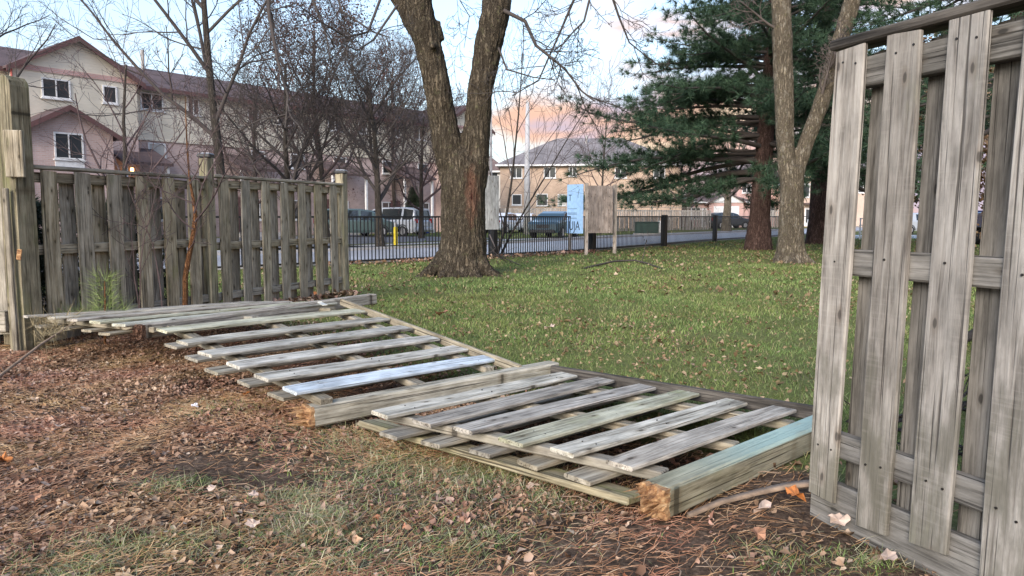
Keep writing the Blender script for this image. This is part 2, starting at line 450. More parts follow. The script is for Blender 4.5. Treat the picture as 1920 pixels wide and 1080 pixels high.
t = NT('lit porch lamp'); t.color((1, .6, .25)); t.b.inputs['Emission Color'].default_value = (1, .5, .16, 1); t.b.inputs['Emission Strength'].default_value = 5; M['lamp'] = t.m

# ------------------------------------------------------------------ object helpers
def tag(o, label=None, cat=None, group=None, kind=None):
    for k, vv in (('label', label), ('category', cat), ('group', group), ('kind', kind)):
        if vv: o[k] = vv
    return o
ROOTM = {}
def empty(name, loc, rz=0.0, label=None, cat=None, group=None):
    o = bpy.data.objects.new(name, None)
    COL.objects.link(o)
    o.empty_display_size = .2
    o.location = loc; o.rotation_euler = (0, 0, rz)
    ROOTM[o.name] = Matrix.Translation(Vector(loc)) @ Matrix.Rotation(rz, 4, 'Z')
    return tag(o, label, cat, group)
def link(name, me, parent=None, mw=None):
    """mw: matrix in the frame of the parent (or the world when there is none)"""
    o = bpy.data.objects.new(name, me)
    COL.objects.link(o)
    if parent is not None: o.parent = parent
    if mw is not None: o.matrix_local = mw
    return o
def world_to(root, mw):
    return ROOTM[root.name].inverted() @ mw

class MB:
    def __init__(self): self.v = []; self.f = []
    def add(self, vs, fs):
        b = len(self.v)
        self.v += [tuple(x) for x in vs]; self.f += [tuple(b + i for i in f) for f in fs]
        return self
    def box(self, x0, y0, z0, x1, y1, z1):
        vs = [(x, y, z) for z in (z0, z1) for x, y in ((x0, y0), (x1, y0), (x1, y1), (x0, y1))]
        return self.add(vs, [(3, 2, 1, 0), (4, 5, 6, 7), (0, 1, 5, 4), (1, 2, 6, 5), (2, 3, 7, 6), (3, 0, 4, 7)])
    def cham(self, x0, y0, z0, x1, y1, z1, c):
        bm = bmesh.new()
        mb = MB().box(x0, y0, z0, x1, y1, z1)
        vv = [bm.verts.new(p) for p in mb.v]
        for f in mb.f: bm.faces.new([vv[i] for i in f])
        bmesh.ops.bevel(bm, geom=list(bm.edges), offset=c, segments=1, affect='EDGES')
        bm.verts.index_update()
        self.add([v.co[:] for v in bm.verts], [[v.index for v in f.verts] for f in bm.faces])
        bm.free(); return self
    def prism(self, pts, axis, a, b):
        """2-D polygon extruded along an axis: 'y' -> pts are (x,z); 'x' -> (y,z); 'z' -> (x,y)"""
        def P(p, q):
            return {'y': (p[0], q, p[1]), 'x': (q, p[0], p[1]), 'z': (p[0], p[1], q)}[axis]
        n = len(pts)
        vs = [P(p, a) for p in pts] + [P(p, b) for p in pts]
        fs = [tuple(range(n))[::-1], tuple(range(n, 2 * n))] + [(i, (i + 1) % n, n + (i + 1) % n, n + i) for i in range(n)]
        return self.add(vs, fs)
    def tube(self, pts, rad, k=6, cap=True):
        pts = [Vector(p) for p in pts]
        vs = []
        for i, p in enumerate(pts):
            d = (pts[min(i + 1, len(pts) - 1)] - pts[max(i - 1, 0)]).normalized()
            u = d.cross(Vector((0, 0, 1)) if abs(d.z) < .9 else Vector((1, 0, 0))).normalized(); w = d.cross(u)
            r = rad[i] if isinstance(rad, (list, tuple)) else rad
            for j in range(k):
                a = 2 * math.pi * j / k
                vs.append(p + u * (r * math.cos(a)) + w * (r * math.sin(a)))
        fs = [(i * k + j, i * k + (j + 1) % k, (i + 1) * k + (j + 1) % k, (i + 1) * k + j) for i in range(len(pts) - 1) for j in range(k)]
        if cap: fs += [tuple(range(k))[::-1], tuple(range((len(pts) - 1) * k, len(pts) * k))]
        return self.add(vs, fs)
    def mesh(self, name, mat, smooth=False, uv=False):
        me = bpy.data.meshes.new(name)
        me.from_pydata(self.v, [], self.f)
        bm = bmesh.new(); bm.from_mesh(me)
        bmesh.ops.recalc_face_normals(bm, faces=bm.faces)
        bm.to_mesh(me); bm.free()
        if smooth: me.polygons.foreach_set('use_smooth', [True] * len(me.polygons))
        if uv:
            lay = me.uv_layers.new(name='UVMap')
            for p in me.polygons:
                nn = p.normal
                # walls: u along the wall, v = height; roofs: v up the slope
                hz = Vector((-nn.y, nn.x, 0))
                if hz.length < 1e-3: hz = Vector((1, 0, 0))
                hz.normalize(); up = nn.cross(hz)
                if up.z < 0: up = -up
                for li in p.loop_indices:
                    co = me.vertices[me.loops[li].vertex_index].co
                    lay.data[li].uv = (co.dot(hz), co.dot(up))
        me.materials.append(M[mat] if isinstance(mat, str) else mat)
        return me
    def build(self, name, mat, parent=None, smooth=False, uv=False, mw=None):
        return link(name, self.mesh(name, mat, smooth, uv), parent, mw)

def arrays_mesh(name, V, Fc, mat):
    """V (n,3) float, Fc (m,k) int -> mesh, fast"""
    me = bpy.data.meshes.new(name)
    V = np.ascontiguousarray(V, dtype=np.float32); Fc = np.ascontiguousarray(Fc, dtype=np.int32)
    k = Fc.shape[1]
    me.vertices.add(len(V)); me.vertices.foreach_set('co', V.ravel())
    me.loops.add(Fc.size); me.loops.foreach_set('vertex_index', Fc.ravel())
    me.polygons.add(len(Fc)); me.polygons.foreach_set('loop_start', np.arange(0, Fc.size, k, dtype=np.int32))
    me.update(calc_edges=True)
    me.materials.append(M[mat])
    return me

BC = {}
def board_mesh(L, w, th, mat, c=.006):
    key = (round(L, 3), round(w, 3), round(th, 3), mat)
    if key not in BC:
        BC[key] = MB().cham(-L / 2, -w / 2, -th / 2, L / 2, w / 2, th / 2, min(c, th * .3)).mesh('board', mat)
    return BC[key]
def axes(p0, p1, normal):
    x = (p1 - p0).normalized()
    z = (normal - x * normal.dot(x)).normalized()
    y = z.cross(x)
    m = Matrix((x, y, z)).transposed().to_4x4()
    m.translation = (p0 + p1) / 2
    return m
def board(name, root, p0, p1, normal, w, th, mat, c=.006):
    """timber from p0 to p1 (world), flat side facing normal"""
    p0, p1, normal = Vector(p0), Vector(p1), Vector(normal)
    L = round((p1 - p0).length, 3)
    mw = axes(p0, p1, normal)
    return link(name, board_mesh(L, w, th, mat, c), root, world_to(root, mw) if root else mw)
def slat_bent(name, root, p0, p1, normal, w, th, mat, rng, warp=.008, worn=.012):
    """old picket: slightly bowed and twisted, corners worn, one mesh of its own"""
    p0, p1, normal = Vector(p0), Vector(p1), Vector(normal)
    L = (p1 - p0).length
    n = 7
    vs = []; ph = rng.uniform(0, 6.28); bw = rng.uniform(-warp, warp); tw = rng.uniform(-.03, .03)
    for i in range(n):
        f = i / (n - 1); x = (f - .5) * L
        e = worn * rng.uniform(.3, 1) if i in (0, n - 1) else 0
        hw = w / 2 * (1 + .02 * math.sin(ph + 5 * f)) - e
        oz = bw * (1 - (2 * f - 1) ** 2); oy = .004 * math.sin(ph * 2 + 3 * f); a = tw * (f - .5)
        c = .005
        prof = [(-hw, -th / 2 + c), (-hw + c, -th / 2), (hw - c, -th / 2), (hw, -th / 2 + c), (hw, th / 2 - c), (hw - c, th / 2), (-hw + c, th / 2), (-hw, th / 2 - c)]
        sk = rng.uniform(-.006, .006)
        for (y, z) in prof:
            xx = x + (sk * y / hw if i in (0, n - 1) else 0)
            vs.append((xx, y + oy - a * z, z + oz + a * y))
    fs = [(i * 8 + j, i * 8 + (j + 1) % 8, (i + 1) * 8 + (j + 1) % 8, (i + 1) * 8 + j) for i in range(n - 1) for j in range(8)]
    fs += [tuple(range(8))[::-1], tuple(range((n - 1) * 8, n * 8))]
    mw = axes(p0, p1, normal)
    return MB().add(vs, fs).build(name, mat, root, mw=world_to(root, mw) if root else mw)
# ================================================================== GROUND
def seg_dist(P, a, b):
    a = np.array(a); b = np.array(b); d = b - a
    tt = np.clip(((P - a) @ d) / (d @ d), 0, 1)
    return np.linalg.norm(P - (a + tt[:, None] * d), axis=1)
# boundary between bare soil (camera side) and turf: the old fence line
FL = [(-40, 36), (-3.6, 9.2), (-2.1, 7.3), (-.55, 5.35), (.85, 3.95), (1.5, 3.6), (2.1, 2.4), (4.0, -2.0)]
def lawn_side(P):
    """>0 on the turf side, metres"""
    P = np.asarray(P, dtype=float)
    d = np.full(len(P), 1e9); s = np.ones(len(P))
    for a, b in zip(FL[:-1], FL[1:]):
        dd = seg_dist(P, a, b)
        cr = (b[0] - a[0]) * (P[:, 1] - a[1]) - (b[1] - a[1]) * (P[:, 0] - a[0])
        upd = dd < d
        s = np.where(upd, np.sign(cr), s); d = np.minimum(d, dd)
    return d * s
def vnoise(x, y, seed=0, oct=4):
    """cheap value noise, vectorised"""
    out = np.zeros_like(x); amp = 1.0; tot = 0
    for o in range(oct):
        xi = np.floor(x).astype(np.int64); yi = np.floor(y).astype(np.int64)
        fx = x - xi; fy = y - yi
        fx = fx * fx * (3 - 2 * fx); fy = fy * fy * (3 - 2 * fy)
        def h(a, b):
            q = (a * 374761393 + b * 668265263 + (seed + o) * 1442695041) & 0x7fffffff
            q = ((q ^ (q >> 13)) * 1274126177) & 0x7fffffff
            return ((q ^ (q >> 16)) & 0xffff) / 65535.0
        out += amp * ((h(xi, yi) * (1 - fx) + h(xi + 1, yi) * fx) * (1 - fy) + (h(xi, yi + 1) * (1 - fx) + h(xi + 1, yi + 1) * fx) * fy)
        tot += amp; amp *= .5; x = x * 2.03 + 11.3; y = y * 2.03 + 5.7
    return out / tot
def ground_z(x, y):
    x = np.asarray(x, float); y = np.asarray(y, float)
    near = np.clip(1 - (np.hypot(x, y) - 9) / 8, 0, 1)
    z = (vnoise(x * 1.1, y * 1.1, 3) - .5) * .07 * near + (vnoise(x * 7, y * 7, 9, 3) - .5) * .022 * near
    # worn hollow of bare earth in front of the broken post
    z -= .035 * np.exp(-(((x + 1.15) / .9) ** 2 + ((y - 3.6) / .35) ** 2))
    return z - .012 * near
def spaced(a, b, fine, lo, hi, grow):
    c = [a]
    while c[-1] < b - 1e-6: c.append(c[-1] + fine)
    st = fine; x = c[-1]; up = []
    while x < hi: st *= grow; x += st; up.append(x)
    st = fine; x = a; dn = []
    while x > lo: st *= grow; x -= st; dn.append(x)
    return np.array(dn[::-1] + c + up)
gx = spaced(-6.5, 4.5, .055, -900, 900, 1.16)
gy = spaced(1.2, 9.0, .055, -60, 1600, 1.13)
GX, GY = np.meshgrid(gx, gy)
P2 = np.stack([GX.ravel(), GY.ravel()], 1)
GZ = ground_z(P2[:, 0], P2[:, 1])
nx, ny = len(gx), len(gy)
ii = (np.arange(ny - 1)[:, None] * nx + np.arange(nx - 1)[None, :]).ravel()
me = arrays_mesh('ground', np.column_stack([P2, GZ]), np.stack([ii, ii + 1, ii + nx + 1, ii + nx], 1), 'ground')
me.polygons.foreach_set('use_smooth', np.ones(len(ii), dtype=bool))
lm = np.clip(lawn_side(P2) / .7 + .5, 0, 1)
at_ = me.attributes.new('lawn', 'FLOAT', 'POINT'); at_.data.foreach_set('value', lm.astype(np.float32))
tag(link('ground', me), kind='structure')

# ------------------------------------------------------------------ road beyond the black fence
FENCE = [Vector((*G(x, y).xy, 0)) for x, y in ((662, 497), (925, 484), (1110, 473), (1245, 462), (1340, 453), (1430, 447))]
FENCE = [FENCE[0] + (FENCE[0] - FENCE[1]) * 1.9] + FENCE + [Vector((20.5, 50.3, 0))]
U = Vector((.62, .785, 0)).normalized(); NB = Vector((-.785, .62, 0)).normalized()     # along the street / away from the camera
def offset_line(d, ext0=40, ext1=120):
    pts = [FENCE[0] - U * ext0] + FENCE + [FENCE[-1] + U * ext1]
    return [p + NB * d for p in pts]
def strip(name, d0, d1, z0, z1, mat):
    a = offset_line(d0); b = offset_line(d1); m = MB(); n = len(a)
    vs = [(p.x, p.y, z0) for p in a] + [(p.x, p.y, z1) for p in b]
    m.add(vs, [(i, i + 1, n + i + 1, n + i) for i in range(n - 1)])
    return m
def kerb(d0, d1, z):
    a = offset_line(d0); b = offset_line(d1); m = MB(); n = len(a)
    vs = [(p.x, p.y, -.05) for p in a] + [(p.x, p.y, z) for p in a] + [(p.x, p.y, z) for p in b] + [(p.x, p.y, -.05) for p in b]
    fs = []
    for i in range(n - 1):
        for k in range(3): fs.append((k * n + i, k * n + i + 1, (k + 1) * n + i + 1, (k + 1) * n + i))
    return m.add(vs, fs)
tag(strip('road', .75, 7.0, .012, .012, 'road').build('road', 'road'), kind='structure')
tag(kerb(.55, .75, .09).build('kerb', 'concrete'), kind='structure')
tag(kerb(7.0, 7.2, .10).build('kerb', 'concrete'), kind='structure')
def SP(t, d, z=0.0):
    """street frame: t metres along the street from where the black fence leaves the wooden one, d metres across it"""
    p = FENCE[1] + U * t + NB * d
    return Vector((p.x, p.y, z))
m = MB(); q = [SP(-20, 11.0, .016), SP(20, 11.0, .016), SP(20, 24.5, .016), SP(-20, 24.5, .016)]
m.add(q, [(0, 1, 2, 3)]); tag(m.build('parking_lot', 'lot'), kind='structure')
m = MB(); q = [SP(3, 7.2, .02), SP(8, 7.2, .02), SP(8, 11.0, .02), SP(3, 11.0, .02)]
m.add(q, [(0, 1, 2, 3)]); tag(m.build('driveway', 'lot'), kind='structure')
m = MB(); q = [Vector((36, 66, .02)), Vector((43, 66, .02)), Vector((43, 86, .02)), Vector((36, 86, .02))]
m.add(q, [(0, 1, 2, 3)]); tag(m.build('driveway', 'concrete'), kind='structure')
m = MB(); q = [SP(-12, 8.6, .02), SP(60, 8.6, .02), SP(60, 10.0, .02), SP(-12, 10.0, .02)]
m.add(q, [(0, 1, 2, 3)]); tag(m.build('sidewalk', 'concrete'), kind='structure')
# cross street that carries on behind the standing fence on the right
m = MB(); q = [Vector((16, 41.5, .02)), Vector((70, 43, .02)), Vector((70, 50, .02)), Vector((22, 49, .02))]
m.add(q, [(0, 1, 2, 3)]); tag(m.build('road', 'road'), kind='structure')

# ================================================================== PLANT GENERATORS
def tubes(polys, mat, name, parent=None, mw=None, kthick=8):
    """polys: list of (pts (n,3), radii (n,)); batched by length and side count"""
    groups = {}
    for p, r in polys:
        k = kthick if r[0] > .06 else (5 if r[0] > .02 else 3)
        groups.setdefault((len(p), k), []).append((p, r))
    Vs, Fs, base = [], [], 0
    for (n, k), lst in groups.items():
        Pn = np.array([a for a, _ in lst], float); Rn = np.array([b for _, b in lst], float)
        T = np.empty_like(Pn); T[:, 1:-1] = Pn[:, 2:] - Pn[:, :-2]; T[:, 0] = Pn[:, 1] - Pn[:, 0]; T[:, -1] = Pn[:, -1] - Pn[:, -2]
        T /= np.linalg.norm(T, axis=2, keepdims=True) + 1e-9
        mean = T.mean(1); ref = np.where((np.abs(mean[:, 2]) < .85)[:, None], np.array([0, 0, 1.]), np.array([1., 0, 0]))
        Uv = np.cross(T, ref[:, None, :]); Uv /= np.linalg.norm(Uv, axis=2, keepdims=True) + 1e-9
        Wv = np.cross(T, Uv)
        a = np.arange(k) * 2 * np.pi / k
        ring = Pn[:, :, None, :] + Rn[:, :, None, None] * (np.cos(a)[None, None, :, None] * Uv[:, :, None, :] + np.sin(a)[None, None, :, None] * Wv[:, :, None, :])
        B = len(lst)
        Vs.append(ring.reshape(-1, 3))
        i, j = np.meshgrid(np.arange(n - 1), np.arange(k), indexing='ij')
        f = np.stack([i * k + j, i * k + (j + 1) % k, (i + 1) * k + (j + 1) % k, (i + 1) * k + j], -1).reshape(-1, 4)
        Fs.append((f[None] + (np.arange(B) * n * k)[:, None, None]).reshape(-1, 4) + base)
        base += B * n * k
    me = arrays_mesh(name, np.concatenate(Vs), np.concatenate(Fs), mat)
    me.polygons.foreach_set('use_smooth', np.ones(len(me.polygons), dtype=bool))
    return link(name, me, parent, mw)

def grow(rng, p, d, L, r, lev, spec, out, tips=None):
    """recursive bare branch; spec[lev] = dict(n, wander, up, kids, ang, ratio, start)"""
    s = spec[lev]
    n = s['n']; pts = [np.array(p, float)]; d = np.array(d, float); d /= np.linalg.norm(d)
    dirs = [d.copy()]
    for i in range(n):
        d = d + rng.normal(0, s['wander'], 3) + np.array([0, 0, s['up'] / n])
        d /= np.linalg.norm(d)
        pts.append(pts[-1] + d * (L / n)); dirs.append(d.copy())
    tip = s.get('tip', .25)
    rad = r * (1 - (1 - tip) * np.linspace(0, 1, n + 1))
    out.append((np.array(pts), rad))
    if lev + 1 < len(spec):
        c = spec[lev + 1]
        kids = s['kids']; kids = kids if isinstance(kids, int) else rng.integers(kids[0], kids[1] + 1)
        az = rng.uniform(0, 6.28)
        for k in range(kids):
            f = s['start'] + (1 - s['start']) * ((k + rng.uniform(.1, .9)) / kids)
            x = f * n; i = min(int(x), n - 1)
            q = pts[i] + (pts[i + 1] - pts[i]) * (x - i)
            dd = dirs[i + 1]
            az += 2.4 + rng.uniform(-.4, .4)
            u = np.cross(dd, [0, 0, 1.] if abs(dd[2]) < .9 else [1., 0, 0]); u /= np.linalg.norm(u); w = np.cross(dd, u)
            ang = R(rng.uniform(*s['ang']))
            cd = dd * math.cos(ang) + (u * math.cos(az) + w * math.sin(az)) * math.sin(ang)
            rr = max(rad[i] * s['rr'] * rng.uniform(.75, 1.1), .0035)
            grow(rng, q, cd, L * s['ratio'] * (1.15 - .55 * f) * rng.uniform(.7, 1.2), rr, lev + 1, spec, out, tips)
    elif tips is not None:
        tips.append((pts[-1], dirs[-1]))

def bare_tree(name, base, height, r0, seed, label, group=None, lean=(0, 0), bark_m='bark_grey', twig_m='twig', fork=.3, kids=(7, 9, 7), spread=(28, 52), minr=1.0, up=.35, leaves=None, nl=0, lsize=.06):
    rng = np.random.default_rng(seed)
    root = empty(name, base, 0, label, 'tree', group)
    spec = [dict(n=7, wander=.045, up=.15, kids=kids[0], ang=spread, ratio=.62, start=fork, rr=.58, tip=.3),
            dict(n=6, wander=.10, up=up, kids=kids[1], ang=(25, 55), ratio=.5, start=.15, rr=.52, tip=.3),
            dict(n=5, wander=.14, up=up * .7, kids=kids[2], ang=(25, 60), ratio=.5, start=.15, rr=.55, tip=.35),
            dict(n=3, wander=.18, up=.15, kids=3, ang=(25, 60), ratio=.5, start=.2, rr=.6, tip=.5),
            dict(n=2, wander=.18, up=.1, kids=0, ang=(25, 60), ratio=.5, start=.2, rr=.6, tip=.5)][:len(kids) + (1 if len(kids) < 4 else 1)]
    out = []; tips = []
    grow(rng, (0, 0, -.1), (lean[0], lean[1], 1), height, r0, 0, spec, out, tips)
    tr = out[:1]
    pts, rad = tr[0]; rad[0] *= 1.35
    tubes([(pts, rad)], bark_m, 'trunk', root, kthick=12)
    crown = [(p, np.maximum(r, .004 * minr)) for p, r in out[1:]]
    if leaves:
        tubes(crown, twig_m, 'branch', root)
        T = np.array([a for a, _ in tips]); 
        idx = rng.integers(0, len(T), nl)
        leaf_cards(T[idx] + rng.normal(0, .22, (nl, 3)), lsize, rng, leaves, 'crown', root)
    else:
        tubes(crown, twig_m, 'crown', root)
    return root

def leaf_cards(C, size, rng, mat, name, parent=None, flat=False, kind=None):
    """small folded leaves: 4 triangles each, free orientation"""
    n = len(C)
    s = size * rng.uniform(.35, 1.0, n) ** 1.0 * rng.choice([1.0, 1.55], n, p=[.8, .2])
    if flat:
        th = rng.uniform(0, 6.28, n); tilt = rng.normal(0, .5, n)
        a = np.stack([np.cos(th) * np.cos(tilt), np.sin(th) * np.cos(tilt), np.sin(tilt)], 1)
        b0 = np.stack([-np.sin(th), np.cos(th), rng.normal(0, .5, n)], 1)
    else:
        a = rng.normal(0, 1, (n, 3)); b0 = rng.normal(0, 1, (n, 3))
    a /= np.linalg.norm(a, axis=1, keepdims=True)
    b = b0 - a * (a * b0).sum(1, keepdims=True); b /= np.linalg.norm(b, axis=1, keepdims=True)
    c = np.cross(a, b)
    c *= np.where(c[:, 2:] < 0, -1, 1) if flat else 1
    wd = rng.uniform(.28, .5, n); fold = rng.uniform(-.05, .42, n); curl = rng.uniform(-.2, .5, n)
    S = s[:, None]
    v = np.empty((n, 6, 3))
    v[:, 0] = C - a * S * .5 + c * S * curl[:, None] * .6
    v[:, 1] = C - a * S * .12 + b * S * wd[:, None] + c * S * fold[:, None]
    v[:, 2] = C + a * S * .22 + b * S * wd[:, None] * .75 + c * S * (fold + curl * .3)[:, None]
    v[:, 3] = C + a * S * .55 + c * S * curl[:, None]
    v[:, 4] = C + a * S * .22 - b * S * wd[:, None] * .75 + c * S * (fold + curl * .3)[:, None]
    v[:, 5] = C - a * S * .12 - b * S * wd[:, None] + c * S * fold[:, None]
    v += rng.normal(0, .11, (n, 6, 3)) * S[:, :, None] if True else 0
    mid = C + a * S * .05 + c * S * rng.normal(0, .08, (n, 1))
    V = np.concatenate([v, mid[:, None]], 1).reshape(-1, 3)
    k = np.arange(n)[:, None] * 7
    F_ = np.concatenate([np.stack([k[:, 0] + 6, k[:, 0] + i, k[:, 0] + (i + 1) % 6], 1) for i in range(6)])
    me = arrays_mesh(name, V, F_, mat)
    o = link(name, me, parent)
    if kind: o['kind'] = kind
    return o

def blades(P, h, w, rng, mat, name, lean=.5, droop=.35, parent=None):
    """grass: a bent blade of three triangles"""
    n = len(P)
    th = rng.uniform(0, 6.28, n); ph = rng.uniform(0, 6.28, n)
    l = rng.uniform(.1, 1, n) * lean
    dv = np.stack([np.cos(th) * l, np.sin(th) * l, np.ones(n)], 1); dv /= np.linalg.norm(dv, axis=1, keepdims=True)
    sv = np.stack([np.cos(ph), np.sin(ph), np.zeros(n)], 1) * w[:, None]
    mid = P + dv * (h * .55)[:, None]
    dv2 = dv + np.stack([np.cos(th), np.sin(th), np.full(n, -.55)], 1) * (droop * rng.uniform(.3, 1.6, n))[:, None]
    dv2 /= np.linalg.norm(dv2, axis=1, keepdims=True)
    tip = mid + dv2 * (h * .5)[:, None]
    V = np.stack([P - sv, P + sv, mid + sv * .7, mid - sv * .7, tip], 1).reshape(-1, 3)
    k = np.arange(n) * 5
    F_ = np.concatenate([np.stack([k, k + 1, k + 2], 1), np.stack([k, k + 2, k + 3], 1), np.stack([k + 3, k + 2, k + 4], 1)])
    return link(name, arrays_mesh(name, V, F_, mat), parent)

def needles_at(C, dirs, per, L, w, rng, spread=.8):
    """tufts of thin needles (1 triangle each) -> V,F"""
    n = len(C) * per
    c = np.repeat(C, per, 0); d = np.repeat(dirs, per, 0)
    q = d + rng.normal(0, spread, (n, 3)); q /= np.linalg.norm(q, axis=1, keepdims=True)
    s = np.cross(q, rng.normal(0, 1, (n, 3))); s /= np.linalg.norm(s, axis=1, keepdims=True)
    ll = (L * rng.uniform(.6, 1.2, n))[:, None]
    V = np.stack([c - s * w, c + s * w, c + q * ll], 1).reshape(-1, 3)
    return V, np.arange(n * 3).reshape(-1, 3)

def pine(name, base, height, r0, seed, label, zlow, reach, lean=(0, 0), per=26, nl=.16, nw=.006, group=None, whorl=.55, skip=None, tuftstep=.16, tops=1.0, left=False):
    rng = np.random.default_rng(seed)
    root = empty(name, base, 0, label, 'tree', group)
    n = 12; f = np.linspace(0, 1, n + 1)
    pts = np.stack([lean[0] * f * height + .05 * np.sin(f * 5 + seed), lean[1] * f * height + .05 * np.cos(f * 4), f * height - .1], 1)
    rad = r0 * (1 - .85 * f); rad[0] *= 1.35; rad[1] *= 1.02
    tubes([(pts, rad)], 'bark_pine', 'trunk', root, kthick=14)
    bough = []; TC = []; TD = []
    z = zlow; az = rng.uniform(0, 6.28)
    while z < height * .97 * tops:
        ff = (z - zlow) / (height - zlow)
        nk = rng.integers(4, 7)
        for k in range(nk + (2 if left and ff < .5 else 0)):
            az += 2.4 + rng.uniform(-.5, .5)
            if k >= nk: az = 3.14 + rng.uniform(-.75, .6)
            if skip is not None and skip(z, az % 6.283, rng): continue
            L = reach * (1 - ff) ** (1.0 if left else .75) * rng.uniform(.55, 1.08) + .35
            el = rng.uniform(-.22, .18) + .5 * ff
            nb = 7; p = np.array([np.interp(z, pts[:, 2], pts[:, 0]), np.interp(z, pts[:, 2], pts[:, 1]), z + rng.uniform(-.25, .25)])
            d = np.array([math.cos(az) * math.cos(el), math.sin(az) * math.cos(el), math.sin(el)])
            bp = [p]
            for i in range(nb):
                d = d + rng.normal(0, .07, 3) + np.array([0, 0, -.05 if i < nb * .6 else .09]); d /= np.linalg.norm(d)
                bp.append(bp[-1] + d * L / nb)
            bp = np.array(bp); bp[:, 2] = np.where(bp[:, 2] < 1.9, 1.9 + (bp[:, 2] - 1.9) * .25, bp[:, 2])
            bough.append((bp, np.linspace(.02 + .011 * L, .007, nb + 1)))
            # side shoots, flat sprays
            side = 1; s_ = .26
            while s_ < 1.0:
                x = s_ * nb; i = min(int(x), nb - 1); q = bp[i] + (bp[i + 1] - bp[i]) * (x - i)
                dd = bp[i + 1] - bp[i]; dd /= np.linalg.norm(dd)
                lat = np.cross(dd, [0, 0, 1.]); lat /= np.linalg.norm(lat); side = -side
                sd = dd * .75 + lat * side * rng.uniform(.5, 1.0) + np.array([0, 0, rng.uniform(-.12, .3)]); sd /= np.linalg.norm(sd)
                sl = (.30 + .20 * L * (1.1 - s_)) * rng.uniform(.7, 1.25)
                e = q + sd * sl + np.array([0, 0, .06])
                bough.append((np.array([q, (q + e) / 2 + [0, 0, -.02], e]), np.array([.011, .008, .005])))
                m_ = max(2, int(sl / tuftstep))
                for j in range(1, m_ + 1):
                    g = j / m_
                    TC.append(q + (e - q) * g + rng.normal(0, .045, 3)); TD.append(sd + np.array([0, 0, .35]))
                    if rng.random() < .8:
                        TC.append(q + (e - q) * g + rng.normal(0, .17, 3) + np.array([0, 0, -.06])); TD.append(sd + rng.normal(0, .45, 3) + np.array([0, 0, .1]))
                s_ += .075 * rng.uniform(.7, 1.3) * (4.5 / max(L, 2.0)) ** .5
            TC.append(bp[-1]); TD.append(d)
        z += whorl * rng.uniform(.7, 1.3)
    tubes(bough, 'twig', 'branch', root)
    TC = np.array(TC); TD = np.array(TD); ok = TC[:, 2] > 1.55; TC, TD = TC[ok], TD[ok]; TD /= np.linalg.norm(TD, axis=1, keepdims=True)
    V, F_ = needles_at(TC, TD, per, nl, nw, rng, .75)
    link('crown', arrays_mesh('crown', V, F_, 'needles'), root)
    return root
# ================================================================== TIMBER FENCES
UPV = Vector((0, 0, 1))
frng = random.Random(5)
def nail(par, pos_local, r=.0045):
    key = ('nail', r)
    if key not in BC:
        BC[key] = MB().tube([(0, 0, -.004), (0, 0, .0025)], r, 7).mesh('nail', 'nail')
    return link('nail', BC[key], par, Matrix.Translation(pos_local))

# ---- standing fence on the right, close to the camera, leaning a little away
RF = Vector((1.305, 3.11, 0)); RD = Vector((.38, -.925, 0)).normalized(); RN = Vector((.925, .38, 0)).normalized()   # along / away from camera
LEAN = R(1.6)
RUP = (UPV * math.cos(LEAN) + RN * math.sin(LEAN)).normalized()
RNN = RD.cross(RUP) * -1
if RNN.dot(RN) < 0: RNN = -RNN
root = empty('board_fence', RF, 0, 'tall weathered grey board fence standing close by at right edge', 'fence')
def rf(s, n, z): return RF + RD * s + RNN * n + RUP * z
zt = 1.915
fb = [(.015, .148, .085, zt - .005), (.262, .150, .045, zt), (.508, .152, .075, zt), (.772, .160, .045, zt), (1.03, .15, .06, zt), (1.28, .15, .06, zt)]
for k, (s, w, z0, z1) in enumerate(fb):
    p = slat_bent('picket', root, rf(s + w / 2, -.052, z0), rf(s + w / 2, -.052, z1), -RNN, w, .022, 'wood_right', frng, .003, .004)
    L = z1 - z0
    for zz, offs in ((.30, (-.035, .03)), (1.08, (0.008,)), (1.85, (-.045, .03))):
        for oy in offs:
            nail(p, Vector((zz - z0 - L / 2 + frng.uniform(-.015, .015), oy + frng.uniform(-.008, .008), .0115)))
for k in range(6):
    s = .130 + k * .25
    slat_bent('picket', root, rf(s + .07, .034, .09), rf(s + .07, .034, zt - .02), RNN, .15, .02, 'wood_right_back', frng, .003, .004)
for z, h in ((1.81, .115), (1.065, .105), (.315, .10)):
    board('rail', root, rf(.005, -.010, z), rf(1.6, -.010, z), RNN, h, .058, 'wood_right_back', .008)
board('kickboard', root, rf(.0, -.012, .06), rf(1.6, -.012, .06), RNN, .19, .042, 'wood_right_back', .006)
board('cap_rail', root, rf(-.012, -.008, zt + .022), rf(1.6, -.008, zt + .022), RUP, .125, .04, 'wood_cap', .008)
MB().box(-.05, -.05, 0, .05, .05, 2.2).build('post', 'wood_right_back', root, mw=world_to(root, Matrix.Translation(rf(1.72, -.01, -.1))))

